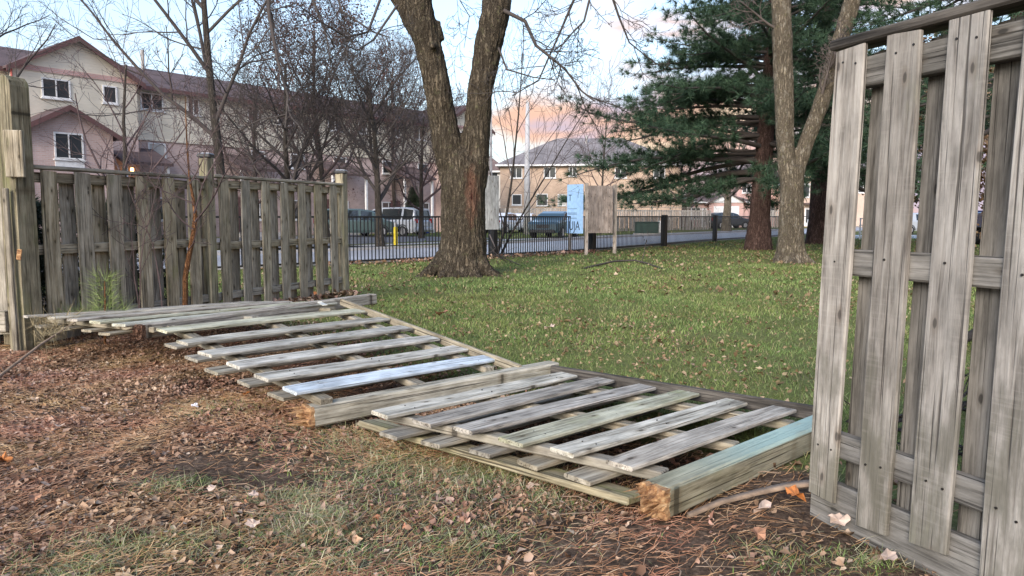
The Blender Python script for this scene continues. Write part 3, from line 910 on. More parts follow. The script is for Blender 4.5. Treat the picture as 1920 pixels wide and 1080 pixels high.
# ---- standing fence at the left, running away from the corner post
C0 = Vector((*G(52, 655).xy, 0)); C2 = Vector((*G(646, 553).xy, 0))
LD = (C2 - C0).normalized(); LN = Vector((LD.y, -LD.x, 0))      # LN points to the camera side (right)
LTOT = (C2 - C0).length
def lf(s, n, z): return C0 + LD * s + LN * n + UPV * z
root = empty('board_fence', C0, 0, 'mossy olive brown board fence with dark capped posts behind the fallen panels', 'fence')
sm = LTOT * .452
def post(name, root, p, h, w, mat, top=None):
    o = MB().cham(-h / 2, -w / 2, -w / 2, h / 2, w / 2, w / 2, .012).build(name, mat, root, mw=world_to(root, axes(p - UPV * .25, p + UPV * (h - .25), LN)))
    if top:
        MB().cham(-w * .62, -w * .62, 0, w * .62, w * .62, .045, .008).build('cap', 'solar', root, mw=world_to(root, Matrix.Translation(p + UPV * (h - .245))))
        MB().box(-w * .5, -w * .5, 0, w * .5, w * .5, .006).build('cap_panel', 'solar_top', root, mw=world_to(root, Matrix.Translation(p + UPV * (h - .198))))
    return o
post('post', root, lf(sm, 0, 0), 2.20, .13, 'wood_left_post', True)
post('post', root, lf(LTOT - .02, 0, 0), 2.16, .14, 'wood_left_post', True)
for (s0, s1, nb, ztop, zm) in ((.13, sm - .07, 6, 1.70, .93), (sm + .07, LTOT - .09, 7, 1.73, .88)):
    pitch = (s1 - s0) / nb
    for k in range(nb):
        s = s0 + pitch * (k + .3)
        if not (s0 < .2 and k == 0):
            pass
        w = .172 * frng.uniform(.94, 1.04)
        slat_bent('picket', root, lf(s + w * .2, .052, .06 + frng.uniform(-.02, .02)), lf(s + w * .2, .052, ztop - .02), LN, w, .022, 'wood_left', frng, .004, .006)
        slat_bent('picket', root, lf(s + pitch * .80, -.052, .06 + frng.uniform(-.02, .02)), lf(s + pitch * .80, -.052, ztop - .03), -LN, w * .96, .02, 'wood_left', frng, .004, .006)
    for z in (ztop - .085, zm, .25):
        board('rail', root, lf(s0 - .02, 0, z), lf(s1 + .02, 0, z), LN, .095, .045, 'wood_left', .006)
    board('cap_rail', root, lf(s0 - .02, 0, ztop + .01), lf(s1 + .02, 0, ztop + .01), UPV, .15, .035, 'wood_left', .006)
# ---- corner post, taller, and the stretch of fence that leaves the picture to the left
cp = empty('fence_corner_post', C0, 0, 'tall mossy corner post with a rounded top and a short block nailed on', 'post')
m = MB(); w = .105
prof = [(-w, -.25)] + [(w, -.25)] + [(w, 2.42)] + [(w * math.cos(a) * 1.0, 2.42 + .10 * math.sin(a)) for a in (.5, 1.0, 1.57, 2.1, 2.64)] + [(-w, 2.42)]
m.prism(prof, 'y', -.09, .09)
# grain along local X: lay the post down in its own frame
vs = [(z, x, y) for (x, y, z) in m.v]; m.v = vs
mm = Matrix(((0, 1, 0), (0, 0, 1), (1, 0, 0))).to_4x4()
rotm = Matrix.Rotation(math.atan2(LD.x, LD.y) * -1, 4, 'Z')
o = m.build('post', 'wood_left_post', cp, mw=rotm @ mm)
board('block', cp, C0 + Vector((.075, -.125, 1.60)), C0 + Vector((.075, -.125, 2.02)), Vector((.2, -1, 0)), .15, .05, 'wood_left')
MB().cham(-.022, -.006, -.05, .022, .006, .05, .004).build('split_scar', 'wood_broken', cp, mw=Matrix.Translation((.06, -.128, .90)) @ Matrix.Rotation(.2, 4, 'Y'))
board('brace', cp, C0 + Vector((-.005, -.15, -.1)), C0 + Vector((-.012, -.15, 1.5)), Vector((0, -1, 0)), .045, .04, 'wood_left')
root = empty('board_fence', C0 + Vector((-.15, .1, 0)), 0, 'end of brown board fence cut off by the left edge of the picture', 'fence')
E0 = C0 + Vector((-.13, .05, 0)); ED = Vector((-.93, .36, 0)).normalized(); EN = Vector((-.36, -.93, 0))
def ef(s, n, z): return E0 + ED * s + EN * n + UPV * z
for k in range(24):
    slat_bent('picket', root, ef(.08 + .2 * k, .05, .14), ef(.08 + .2 * k, .05, 1.72), EN, .14, .02, 'wood_left', frng, .003, .005)
    slat_bent('picket', root, ef(.18 + .2 * k, -.05, .02), ef(.18 + .2 * k, -.05, 1.72), -EN, .14, .02, 'wood_left', frng, .003, .005)
for z in (1.62, .95): board('rail', root, ef(0, 0, z), ef(4.9, 0, z), EN, .09, .045, 'wood_left')
board('kickboard', root, ef(0, .085, .27), ef(4.9, .085, .27), EN, .20, .04, 'wood_left')
board('cap_rail', root, ef(0, 0, 1.74), ef(4.9, 0, 1.74), UPV, .14, .035, 'wood_left')

# ---- fallen panels: boards given by the ends seen in the photograph and the height they lie at
def lerp(a, b, f): return a + (b - a) * f
def fallen(root, near, far, zn, zf, mats, w, rails, rail_mat, low_off, low_ext=(0.0, 0.0), seed=1, extra_lower=True, low_mat='wood_under'):
    """near/far: pixel lists; zn, zf: (first, last) heights of the upper faces"""
    rg = random.Random(seed); n = len(near)
    A = [G(x, y, lerp(zn[0], zn[1], i / (n - 1))) for i, (x, y) in enumerate(near)]
    B = [G(x, y, lerp(zf[0], zf[1], i / (n - 1))) for i, (x, y) in enumerate(far)]
    nor = ((A[-1] - A[0]).cross(B[0] - A[0])).normalized()
    if nor.z < 0: nor = -nor
    for i in range(n):
        a = A[i] + nor * rg.uniform(-.004, .004); b = B[i] + nor * rg.uniform(-.004, .004)
        nn = (nor + Vector((rg.uniform(-.03, .03), rg.uniform(-.03, .03), 0))).normalized()
        p = slat_bent('picket', root, a, b, nn, w * rg.uniform(.95, 1.05), .022, mats[i % len(mats)], rg, .006, .012)
        L = (b - a).length
        for f in rails[:3]:
            for oy in (-.035, .035):
                nail(p, Vector(((f - .5) * L + rg.uniform(-.015, .015), oy, .0105)), .004)
    th = .062
    def on(i, f):   # i may be fractional; f along the board
        k = max(0, min(int(math.floor(i)), n - 2)); g = i - k
        return lerp(lerp(A[k], A[k + 1], g), lerp(B[k], B[k + 1], g), f)
    if extra_lower:
        for i in range(n - 1):
            j = i + low_off
            a = on(j, -.02 + low_ext[0] + rg.uniform(-.015, .015)) - nor * (.022 + th); b = on(j, .97 + low_ext[1]) - nor * (.022 + th)
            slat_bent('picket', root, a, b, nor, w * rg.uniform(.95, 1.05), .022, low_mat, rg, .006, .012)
    return A, B, nor, on
PW = .166
# right panel, lying flat on the grass with its broken post in front
p3n = G(1222, 921, .135); p3f = G(1540, 782, .13)
root2 = empty('fallen_fence_panel', G(1010, 830).xy.to_3d(), 0, 'fallen grey green fence panel nearest the camera, beside a broken post with sky reflection painted as teal stain', 'fence panel')
near2 = [(712, 778), (789, 793), (868, 809), (958, 829), (1054, 850), (1161, 875)]
far2 = [(1066, 703), (1137, 712), (1213, 725), (1290, 737), (1380, 753), (1470, 768)]
A2, B2, N2, on2 = fallen(root2, near2, far2, (.19, .17), (.13, .12), ['wood_fallen', 'wood_fallen_grey', 'wood_fallen_grey', 'wood_green', 'wood_fallen', 'wood_fallen_grey'], PW * .98, (.12, .5, .9), 'wood_under', .42, seed=11)
for f in (.10, .50, .90):
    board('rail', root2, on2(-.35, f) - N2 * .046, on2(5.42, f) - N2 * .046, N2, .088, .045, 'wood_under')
board('cap_rail', root2, on2(-.75, 1.07) - N2 * .01, on2(5.9, 1.055) - N2 * .01, (on2(2, 1.1) - on2(2, 1.0)), .085, .036, 'wood_cap')
board('kickboard', root2, G(690, 792, .05), G(1195, 936, .045), N2 + Vector((0, .12, 0)), .15, .035, 'wood_left_post')
def broken_post(root_, name_label, a, b, mat, w=.125, end=True, seed=3, endmat='wood_broken'):
    """square post from broken end a to top b (axis points at the centre of the post)"""
    rg = random.Random(seed)
    nor = Vector((0, 0, 1)); L = (b - a).length
    r_ = empty('broken_fence_post', a.xy.to_3d(), 0, name_label, 'post') if root_ is None else root_
    o = MB().cham(-L / 2, -w / 2, -w / 2, L / 2, w / 2, w / 2, .012).build('post', mat, r_, mw=world_to(r_, axes(a, b, nor)))
    if end:
        # torn rotten end: splintered lumps pushed out along the grain
        m = MB(); k = 7
        vs = []; 
        for i in range(k):
            for j in range(k):
                y = (i / (k - 1) - .5) * w * .98; z = (j / (k - 1) - .5) * w * .98
                e = max(abs(i / (k - 1) - .5), abs(j / (k - 1) - .5)) * 2
                vs.append((-L / 2 - (.06 * (1 - .6 * e * e) * rg.uniform(-.1, 1.2) + .004), y + rg.uniform(-.004, .004), z + rg.uniform(-.004, .004)))
        fs = [(i * k + j, (i + 1) * k + j, (i + 1) * k + j + 1, i * k + j + 1) for i in range(k - 1) for j in range(k - 1)]
        rim = [i * k for i in range(k)] + [(k - 1) * k + j for j in range(1, k)] + [i * k + k - 1 for i in range(k - 2, -1, -1)] + [j for j in range(k - 2, 0, -1)]
        b0 = len(vs)
        for q in rim: vs.append((-L / 2 + .012, vs[q][1], vs[q][2]))
        nr = len(rim)
        fs += [(rim[i], rim[(i + 1) % nr], b0 + (i + 1) % nr, b0 + i) for i in range(nr)]
        m.add(vs, fs)
        for _ in range(16):
            y, z = rg.uniform(-.45, .45) * w, rg.uniform(-.45, .45) * w; l = rg.uniform(.04, .17); s = rg.uniform(.005, .012)
            m.add([(-L / 2 + .01, y - s, z - s), (-L / 2 + .01, y + s, z - s), (-L / 2 + .01, y, z + s), (-L / 2 - l, y + rg.uniform(-.02, .02), z + rg.uniform(-.02, .02))], [(0, 1, 3), (1, 2, 3), (2, 0, 3), (0, 2, 1)])
        m.build('splintered_end', endmat, r_, mw=world_to(r_, axes(a, b, nor)))
    return r_
broken_post(None, 'thick broken post with orange rotten end and sky reflection painted pale teal on top, nearest the camera', G(1228, 938, .070), G(1550, 800, .065), 'wood_sky_sheen', .135, True, 4)
# middle post, between the two panels
broken_post(None, 'long broken post with small orange torn end between the two fallen panels', G(578, 780, .095), G(1040, 692, .10), 'wood_fallen', .12, True, 8)
# left panel, propped up on its left side
root1 = empty('fallen_fence_panel', G(500, 760).xy.to_3d(), 0, 'fallen pale fence panel propped up on its left, with one bluish white board', 'fence panel')
near1 = [(303, 620), (342, 643), (384, 665), (436, 686), (490, 710), (542, 734)]
far1 = [(675, 583), (720, 598), (762, 615), (814, 634), (863, 653), (919, 672)]
A1, B1, N1, on1 = fallen(root1, near1, far1, (.385, .235), (.33, .17), ['wood_green', 'wood_fallen', 'wood_fallen', 'wood_fallen', 'wood_fallen', 'wood_white'], PW, (.12, .5, .9), 'wood_under', .40, low_ext=(.02, 0), seed=21)
for f, e in ((.09, 6.05), (.50, 6.15), (.93, 5.9)):
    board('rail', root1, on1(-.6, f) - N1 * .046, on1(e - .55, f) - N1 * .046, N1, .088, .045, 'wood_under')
board('cap_rail', root1, G(640, 566, .36), G(975, 693, .14), (on1(2, 1.1) - on1(2, 1.0)), .07, .036, 'wood_under')
m = MB().box(-.13, -.022, 0, .13, .022, .007)
tag(m.box(-.12, -.02, .007, -.11, .02, .014).build('metal_bracket', 'metal_bracket', mw=axes(G(590, 563, .40), G(620, 578, .40), Vector((.2, -.5, 1)))), 'small pale metal bracket lying on the fallen boards by the fence', 'bracket')
# post under the left edge and the far-left panel seen nearly edge on
broken_post(None, 'grey broken post with brown rounded end under the edge-on boards at left', G(262, 622, .34), G(700, 560, .31), 'wood_fallen_grey', .115, True, 9, 'wood_brown_end')
root0 = empty('fallen_fence_panel', G(150, 650).xy.to_3d(), 0, 'stack of fallen grey boards seen edge-on below the mossy fence', 'fence panel')
near0 = [(48, 593), (95, 597), (135, 600), (178, 604), (222, 609)]
far0 = [(470, 566), (505, 566), (540, 566), (580, 567), (622, 569)]
A0, B0, N0, on0 = fallen(root0, near0, far0, (.345, .40), (.28, .33), ['wood_fallen_grey', 'wood_fallen', 'wood_fallen_grey', 'wood_green', 'wood_green'], PW, (.1, .5, .9), 'wood_under', .5, low_ext=(.02, 0), seed=31)
for f in (.09, .5, .92):
    board('rail', root0, on0(-.3, f) - N0 * .046, on0(4.6, f) - N0 * .046, N0, .088, .045, 'wood_under')

# ================================================================== BLACK METAL FENCE ALONG THE STREET
bf = empty('metal_fence', FENCE[1], 0, 'black metal picket fence with square posts along the street', 'fence')
BH = 1.25
pk = MB().box(-.011, -.011, 0, .011, .011, BH - .12).mesh('picket', 'iron')
cum = [0]
for a, b in zip(FENCE[:-1], FENCE[1:]): cum.append(cum[-1] + (b - a).length)
def fpos(s):
    for i in range(len(FENCE) - 1):
        if s <= cum[i + 1] or i == len(FENCE) - 2:
            return lerp(FENCE[i], FENCE[i + 1], (s - cum[i]) / (cum[i + 1] - cum[i])), (FENCE[i + 1] - FENCE[i]).normalized()
pm = MB().cham(-.10, -.10, 0, .10, .10, BH + .05, .012).mesh('post', 'iron')
for i in range(2, len(FENCE)):
    link('post', pm, bf, world_to(bf, Matrix.Translation(FENCE[i]) @ Matrix.Rotation(math.atan2(U.y, U.x), 4, 'Z')))
s = cum[1] - 3.0; cnt = 0
while s < cum[-1] - .1 and cnt < 296:
    p, d = fpos(s)
    if all((p - q).length > .14 for q in FENCE[2:]):
        link('picket', pk, bf, world_to(bf, Matrix.Translation(p + UPV * .08) @ Matrix.Rotation(math.atan2(d.y, d.x), 4, 'Z'))); cnt += 1
    s += .108 if s < cum[4] else .14
for i in range(len(FENCE) - 1):
    a, b = FENCE[i], FENCE[i + 1]
    for z, h in ((BH - .02, .045), (.10, .04)):
        board('rail', bf, a + UPV * z, b + UPV * z, UPV, .035, h, 'iron', .004)

# ================================================================== SIGN BOARDS
sg = empty('sign_board', G(1085, 477), 0, 'pale blue lettered sign board on wooden posts in front of black fence', 'sign')
YS = 24.6
a = D(1064, 345, YS + .55); b = D(1094, 345, YS)
c = D(1064, 438, YS + .55)
zt_, zb_ = D(1078, 345, YS).z, D(1078, 438, YS).z
a.z = b.z = 0
dirx = (b - a).normalized(); nrm = dirx.cross(UPV); nrm = nrm if nrm.y < 0 else -nrm
ww = (b - a).length; hh = zt_ - zb_
mw = Matrix((dirx, UPV, nrm)).transposed().to_4x4(); mw.translation = (a + b) / 2 + UPV * ((zt_ + zb_) / 2)
MB().cham(-ww / 2, -hh / 2, -.012, ww / 2, hh / 2, .012, .004).build('panel', 'signblue', sg, mw=world_to(sg, mw))
def text_mesh(s, size, mat, name, parent, mwx, depth=.002, sx=1.0):
    cu = bpy.data.curves.new(name, 'FONT'); cu.body = s; cu.size = size; cu.extrude = depth; cu.align_x = 'CENTER'; cu.align_y = 'CENTER'
    to = bpy.data.objects.new(name, cu); COL.objects.link(to)
    me = bpy.data.meshes.new_from_object(to.evaluated_get(bpy.context.evaluated_depsgraph_get()))
    bpy.data.objects.remove(to)
    me.materials.clear(); me.materials.append(M[mat])
    me.transform(Matrix.Diagonal((sx, 1, 1, 1)))
    return link(name, me, parent, mwx)
T = Matrix.Translation
text_mesh('UJA', .42, 'ink', 'lettering', sg, world_to(sg, mw) @ T((-.02, -hh / 2 + .24, .016)), sx=ww / .9 * .92)
text_mesh('T', .30, 'ink', 'lettering', sg, world_to(sg, mw) @ T((-ww * .30, hh / 2 - .45, .016)), sx=.8)
m = MB()
arc = [(ww * .30 + .09 * math.cos(x), hh / 2 - .42 + .25 * math.sin(x)) for x in np.linspace(1.57, 3.3, 9)]
for (x0, y0), (x1, y1) in zip(arc[:-1], arc[1:]):
    m.add([(x0, y0, .0145), (x1, y1, .0145), (x1 + .02, y1, .0145), (x0 + .02, y0, .0145)], [(0, 1, 2, 3)])
for yy in (-.02, -.16, -.20, -.33): m.box(-ww * .45, yy * 1.0 + .02, .013, ww * .12, yy + .034, .0155)
m.build('lettering', 'ink', sg, mw=world_to(sg, mw))
for px, py in ((1068, 474), (1099, 478)):
    g = G(px, py); MB().cham(-1.25, -.055, -.055, 1.25, .055, .055, .008).build('post', 'wood_signpost', sg, mw=world_to(sg, axes(g - UPV * .2, g + UPV * 2.3, Vector((0, -1, 0)))))
sg = empty('sign_board', G(1125, 477), 0, 'weathered brown plywood sign board with nail rows, right of the blue sign', 'sign')
YS = 24.9
a, b = D(1098, 348, YS), D(1150, 348, YS); zb_ = D(1120, 437, YS).z
ctr = (a + b) / 2; ctr.z = (a.z + zb_) / 2
MB().cham(-(a.z - zb_) / 2, -(b.x - a.x) / 2, -.012, (a.z - zb_) / 2, (b.x - a.x) / 2, .012, .004).build('panel', 'plywood', sg, mw=world_to(sg, axes(ctr - UPV, ctr + UPV, Vector((.06, -1, 0)))))
m = MB()
for zz in np.linspace(-.7, .7, 6):
    for xx in (-.33, .36): m.tube([(zz, xx, .012), (zz, xx, .018)], .014, 6)
m.build('nail_row', 'nail', sg, mw=world_to(sg, axes(ctr - UPV, ctr + UPV, Vector((.06, -1, 0)))))
g = G(1152, 475); MB().cham(-1.25, -.06, -.05, 1.25, .06, .05, .008).build('post', 'wood_signpost', sg, mw=world_to(sg, axes(g - UPV * .2, g + UPV * 2.3, Vector((0, -1, 0)))))
sg = empty('sign_board', D(920, 481, 20.6).xy.to_3d(), 0, 'grey weathered plywood board half hidden behind the forked trunk', 'sign')
YS = 20.8
ctr = D(913, 380, YS); hgt = (D(920, 330, YS).z - D(920, 431, YS).z); wid = 46 / 1400 * YS
m = MB()
for i in range(9):   # a sheet bowed by the weather
    f = i / 8; y = (f - .5) * wid; zc = .05 * (1 - (2 * f - 1) ** 2)
    if i: m.add([(-hgt / 2, py_, pz_), (hgt / 2, py_, pz_), (hgt / 2, y, zc), (-hgt / 2, y, zc), (-hgt / 2, py_, pz_ - .016), (hgt / 2, py_, pz_ - .016), (hgt / 2, y, zc - .016), (-hgt / 2, y, zc - .016)], [(0, 1, 2, 3), (7, 6, 5, 4), (0, 3, 7, 4), (1, 5, 6, 2)] + ([(0, 4, 5, 1)] if i == 1 else []) + ([(3, 2, 6, 7)] if i == 8 else []))
    py_, pz_ = y, zc
m.build('panel', 'plywood_grey', sg, mw=world_to(sg, axes(ctr - UPV, ctr + UPV * 1.0, Vector((.25, -1, 0)))))
g = D(905, 484, 20.95); g.z = 0; MB().cham(-1.2, -.05, -.05, 1.2, .05, .05, .008).build('post', 'wood_signpost', sg, mw=world_to(sg, axes(g - UPV * .2, g + UPV * 2.2, Vector((0, -1, 0)))))
# ================================================================== HOUSES
def window(root, x, y, z0, z1, w, panes=2, face=-1, frame='trim_white', blind=False, mat='glass'):
    """window on a wall whose outside faces -y (local); frame proud, panes set back, sill"""
    fr = MB(); t_ = .075; d0, d1 = y - .05, y + .02
    fr.box(x - w / 2, d0, z0, x - w / 2 + t_, d1, z1); fr.box(x + w / 2 - t_, d0, z0, x + w / 2, d1, z1)
    fr.box(x - w / 2 + t_, d0, z1 - t_, x + w / 2 - t_, d1, z1); fr.box(x - w / 2 + t_, d0, z0, x + w / 2 - t_, d1, z0 + t_)
    inner0, inner1 = x - w / 2 + t_, x + w / 2 - t_
    pw = (inner1 - inner0) / panes
    for k in range(1, panes): fr.box(inner0 + k * pw - t_ * .4, d0 + .005, z0 + t_, inner0 + k * pw + t_ * .4, d1, z1 - t_)
    wo = fr.build('window', frame, root)
    for k in range(panes):
        a = inner0 + k * pw + (t_ * .4 if k else 0); b = inner0 + (k + 1) * pw - (t_ * .4 if k < panes - 1 else 0)
        MB().box(a, y - .018, z0 + t_, b, y - .004, z1 - t_).build('pane', mat, wo)
    MB().box(x - w / 2 - .06, y - .11, z0 - .07, x + w / 2 + .06, y + .01, z0 - .002).build('sill', frame, wo)
    return wo
def wall_open(x0, x1, z0, z1, y, th=.15):
    return MB().box(x0, y, z0, x1, y + th, z1)
def gable_roof_x(root, x0, x1, y0, y1, ze, zr, mat, ov=.3, th=.12, name='roof'):
    """ridge along local x"""
    ym = (y0 + y1) / 2; k = (zr - ze) / (ym - y0)
    a = y0 - ov; b = y1 + ov; za = ze - ov * k
    m = MB().prism([(a, za), (ym, zr), (b, za), (b, za - th), (ym, zr - th), (a, za - th)], 'x', x0, x1)
    return m.build(name, mat, root, uv=True)
def gable_roof_y(root, x0, x1, y0, y1, ze, zr, mat, ov=.25, th=.12, name='roof'):
    xm = (x0 + x1) / 2; k = (zr - ze) / (xm - x0)
    a, b = x0 - ov, x1 + ov; za = ze - ov * k
    m = MB().prism([(a, za), (xm, zr), (b, za), (b, za - th), (xm, zr - th), (a, za - th)], 'y', y0, y1)
    return m.build(name, mat, root, uv=True)
def rake(root, x0, x1, y, ze, zr, mat, ov=.25, h=.24, th=.05):
    xm = (x0 + x1) / 2; k = (zr - ze) / (xm - x0); a, b = x0 - ov, x1 + ov; za = ze - ov * k
    for (p, q) in (((a, za), (xm, zr)), ((xm, zr), (b, za))):
        MB().prism([p, q, (q[0], q[1] - h), (p[0], p[1] - h)], 'y', y - th, y).build('bargeboard', mat, root)

# ---- row of town houses at the left
TH = empty('town_house_row', (-23, 38, 0), math.atan2(.785, .62), 'long cream and pink brick town house row with red brown roofs', 'house')
ZE, ZR, ZS = 8.45, 10.15, 5.45
x0, x1 = -14.0, 33.5
MB().box(x0, 0, ZS, x1, 9, ZE).build('upper_wall', 'siding_cream', TH, uv=True)
MB().box(x0 + .04, .05, -.2, x1 - .04, 8.95, ZS - .003).build('lower_wall', 'brick_pink', TH, uv=True)
gable_roof_x(TH, x0 - .3, x1 + .3, 0, 9, ZE, ZR, 'roof_red', ov=.45)
MB().box(x0 - .3, -.50, ZE - .40, x1 + .3, -.44, ZE - .18).build('fascia', 'trim_red', TH)
MB().box(x0 + .03, -.03, ZS - .05, x1 - .03, .02, ZS + .04).build('band', 'siding_cream', TH, uv=True)
for gi, (a, b) in enumerate(((-1.9, 3.95), (-13.9, -8.0), (27.4, 33.2))):
    yg = -.65
    MB().prism([(a, ZS), (b, ZS), (b, ZE), ((a + b) / 2, ZR - .05), (a, ZE)], 'y', yg, .3).build('gable_wall', 'siding_cream', TH, uv=True)
    gable_roof_y(TH, a, b, yg - .35, 4.45, ZE, ZR + .02, 'roof_red', ov=.3)
    rake(TH, a, b, yg - .352, ZE, ZR + .03, 'trim_red', ov=.32, h=.26)
    MB().box(a - .05, yg - .06, ZE - .22, b + .05, yg - .003, ZE + .02).build('band', 'trim_pink' if gi == 9 else 'brick_rose', TH, uv=True)
    MB().box(a + .02, yg + .03, -.2, b - .02, .2, ZS - .004).build('lower_wall', 'brick_pink', TH, uv=True)
    MB().tube([(a - .02, yg - .06, .2), (a - .02, yg - .06, ZE - .05)], .05, 6).build('downpipe', 'trim_pink', TH)
    window(TH, a + 1.9, yg, 7.02, 7.98, 1.30, 2); window(TH, a + 4.45, yg, 7.08, 7.98, .72, 1)
for (x, w, n) in ((5.05, 1.27, 2), (7.45, .74, 2), (11.3, .74, 2), (13.7, 1.27, 2), (17.6, 1.27, 2), (20.0, .74, 2), (23.2, .74, 2), (25.6, 1.27, 2), (-4.0, 1.27, 2), (-6.3, .74, 2)):
    window(TH, x, 0, 7.05, 8.0, w, n)
for (x, w) in ((5.25, 1.0), (11.6, 1.0), (14.5, 1.1), (18.0, 1.1), (22.4, 1.1), (26.0, 1.1)):
    window(TH, x, .05, 4.35, 5.3, w, 1, mat='blind' if x < 6 else 'glass'); window(TH, x, .05, 1.0, 2.3, w + .2, 2)
# front annex with its own gable, and porch roofs
a, b, yA = -2.47, 1.55, -3.0; zeA, zrA = 5.30, 6.42
MB().prism([(a, -.2), (b, -.2), (b, zeA), ((a + b) / 2, zrA - .05), (a, zeA)], 'y', yA, -.61).build('annex_wall', 'brick_pink', TH, uv=True)
gable_roof_y(TH, a, b, yA - .35, -.60, zeA, zrA, 'roof_red', ov=.35, name='annex_roof')
rake(TH, a, b, yA - .352, zeA, zrA + .01, 'trim_red', ov=.36, h=.24)
window(TH, -.48, yA, 3.92, 5.16, 1.28, 2)
MB().box(-1.12, yA - .045, 3.45, .16, yA - .004, 3.84).build('window_apron', 'trim_white', TH)
MB().tube([(a + .12, yA - .06, .2), (a + .12, yA - .06, zeA - .2)], .05, 6).build('downpipe', 'trim_pink', TH)
for (a, b) in ((2.4, 5.0), (9.0, 12.2), (15.6, 18.8), (22.0, 25.2)):
    MB().prism([(-2.2, 4.05), (0.04, 4.95), (0.04, 4.83), (-2.2, 3.9)], 'x', a, b).build('porch_roof', 'roof_red', TH, uv=True)
    MB().box(a + .05, -2.1, -.1, b - .05, -.0, .25).build('porch_floor', 'concrete', TH)
    for xx in (a + .2, b - .2): MB().box(xx - .07, -2.0, .25, xx + .07, -1.86, 3.9).build('porch_post', 'trim_white', TH)
    d_ = MB().box(a + .6, -.02, .3, a + 1.55, .04, 2.4).build('door', 'trim_red', TH)
    MB().box(a + 1.42, -.06, 1.25, a + 1.48, -.021, 1.32).build('handle', 'rim', d_)
for x in (-3.4, 6.6, 16, 24):
    MB().tube([(x, 4.0, ZR - .4), (x, 4.0, ZR + .95)], .11, 8).build('roof_vent', 'concrete', TH)
lamp = MB().tube([(0, 0, 0), (0, 0, .05), (0, 0, .20), (0, 0, .25)], [.04, .085, .085, .03], 8).build('lamp', 'lamp', TH, mw=Matrix.Translation((3.25, -1.2, 3.55)))

# ---- buff brick house in the middle
def simple_house(loc, rz, label, w, dp, ze, zr, wallm, roofm, wins, hip=True, extra=None):
    h = empty('house', loc, rz, label, 'house')
    MB().box(0, 0, -.3, w, dp, ze).build('wall', wallm, h, uv=True)
    ov = .45
    if hip:
        k = min(w, dp) / 2
        a, b, c, d = (-ov, -ov), (w + ov, -ov), (w + ov, dp + ov), (-ov, dp + ov)
        if w >= dp: r0_, r1_ = (k, dp / 2), (w - k, dp / 2)
        else: r0_, r1_ = (w / 2, k), (w / 2, dp - k)
        zz = ze - .05
        vs = [(*a, zz), (*b, zz), (*c, zz), (*d, zz), (*r0_, zr), (*r1_, zr)] + [(*q, zz - .15) for q in (a, b, c, d)]
        fs = [(0, 1, 5, 4), (1, 2, 5), (2, 3, 4, 5), (3, 0, 4)] if w >= dp else [(0, 1, 4), (1, 2, 5, 4), (2, 3, 5), (3, 0, 4, 5)]
        fs += [(9, 8, 7, 6), (0, 6, 7, 1), (1, 7, 8, 2), (2, 8, 9, 3), (3, 9, 6, 0)]
        MB().add(vs, fs).build('roof', roofm, h, uv=True)
    elif hip is False:
        gable_roof_y(h, 0, w, -.35, dp + .3, ze, zr, roofm, ov=.35)
        MB().prism([(0, ze - .01), (w, ze - .01), (w / 2, zr - .12)], 'y', 0, .2).build('gable_wall', wallm, h, uv=True)
        rake(h, 0, w, -.352, ze, zr + .01, 'trim_white', ov=.36, h=.22)
    else:
        gable_roof_x(h, -.3, w + .3, 0, dp, ze, zr, roofm, ov=.4)
    MB().box(-ov - .02, -ov - .06, ze - .24, w + ov + .02, -ov - .004, ze - .07).build('gutter', 'trim_white', h)
    for q in wins: window(h, q[0], 0, q[1], q[2], q[3], q[4] if len(q) > 4 else 2, mat=q[5] if len(q) > 5 else 'glass')
    return h
def PX(px, Y): return (px - 960) / 1400 * Y
YB = 78.0
bx = PX(938, YB)
hb = simple_house((bx, YB, 0), R(-4), 'buff brick two storey house with grey hipped roof beyond the street', 18.6, 11.5, 6.6, 9.75, 'brick_buff', 'roof_grey',
    [(PX(968, YB) - bx, 5.15, 6.25, 1.25), (PX(1030, YB) - bx, 5.15, 6.25, 1.25), (PX(1072, YB) - bx, 5.3, 6.3, .8),
     (PX(969, YB) - bx, 2.4, 3.5, 1.0, 1), (PX(1016, YB) - bx, 2.3, 3.55, 1.15, 1), (PX(1053, YB) - bx, 2.3, 3.5, .9, 1, 'blind'), (PX(1160, YB) - bx, 5.1, 6.2, 1.2), (PX(1230, YB) - bx, 5.1, 6.2, 1.2)])
MB().tube([(9, 4.5, 8.5), (9, 4.5, 9.9)], .12, 8).build('roof_vent', 'concrete', hb)
hw = simple_house((PX(885, 82), 82, 0), R(-4), 'white sided house with brown roof squeezed between the trunk and the buff house', 3.6, 9, 6.2, 7.9, 'siding_white', 'roof_brown', [(2.5, 4.9, 6.0, .8, 1), (2.4, 2.1, 3.3, .9, 1)])
# ---- houses at the right
hg = simple_house((PX(1288, 84), 84, 0), R(3), 'low rose brick house with a wide white garage door and gable', 6.9, 9, 2.95, 4.5, 'brick_rose', 'roof_brown', [(.9, .9, 2.2, 1.1, 2)], hip=True)
MB().prism([(2.05, 2.75), (6.35, 2.75), (4.2, 3.95)], 'y', -.62, -.5).build('gable_wall', 'trim_white', hg)
MB().box(2.25, -.5, -.1, 6.15, .1, 2.8).build('garage_wall', 'brick_rose', hg, uv=True)
gd = MB().box(2.75, -.545, 0, 5.65, -.505, 2.35).build('garage_door', 'white_door', hg)
for k in range(4): MB().box(2.80, -.56, .06 + k * .58, 5.60, -.548, .58 + k * .58).build('panel', 'white_door', gd)
gable_roof_y(hg, 2.05, 6.35, -.95, 3, 2.75, 4.0, 'roof_brown', ov=.25)
dr = MB().box(1.55, -.03, 0, 2.15, .03, 2.1).build('door', 'trim_white', hg)
MB().box(1.68, -.045, .9, 2.02, -.032, 1.95).build('pane', 'glass', dr)
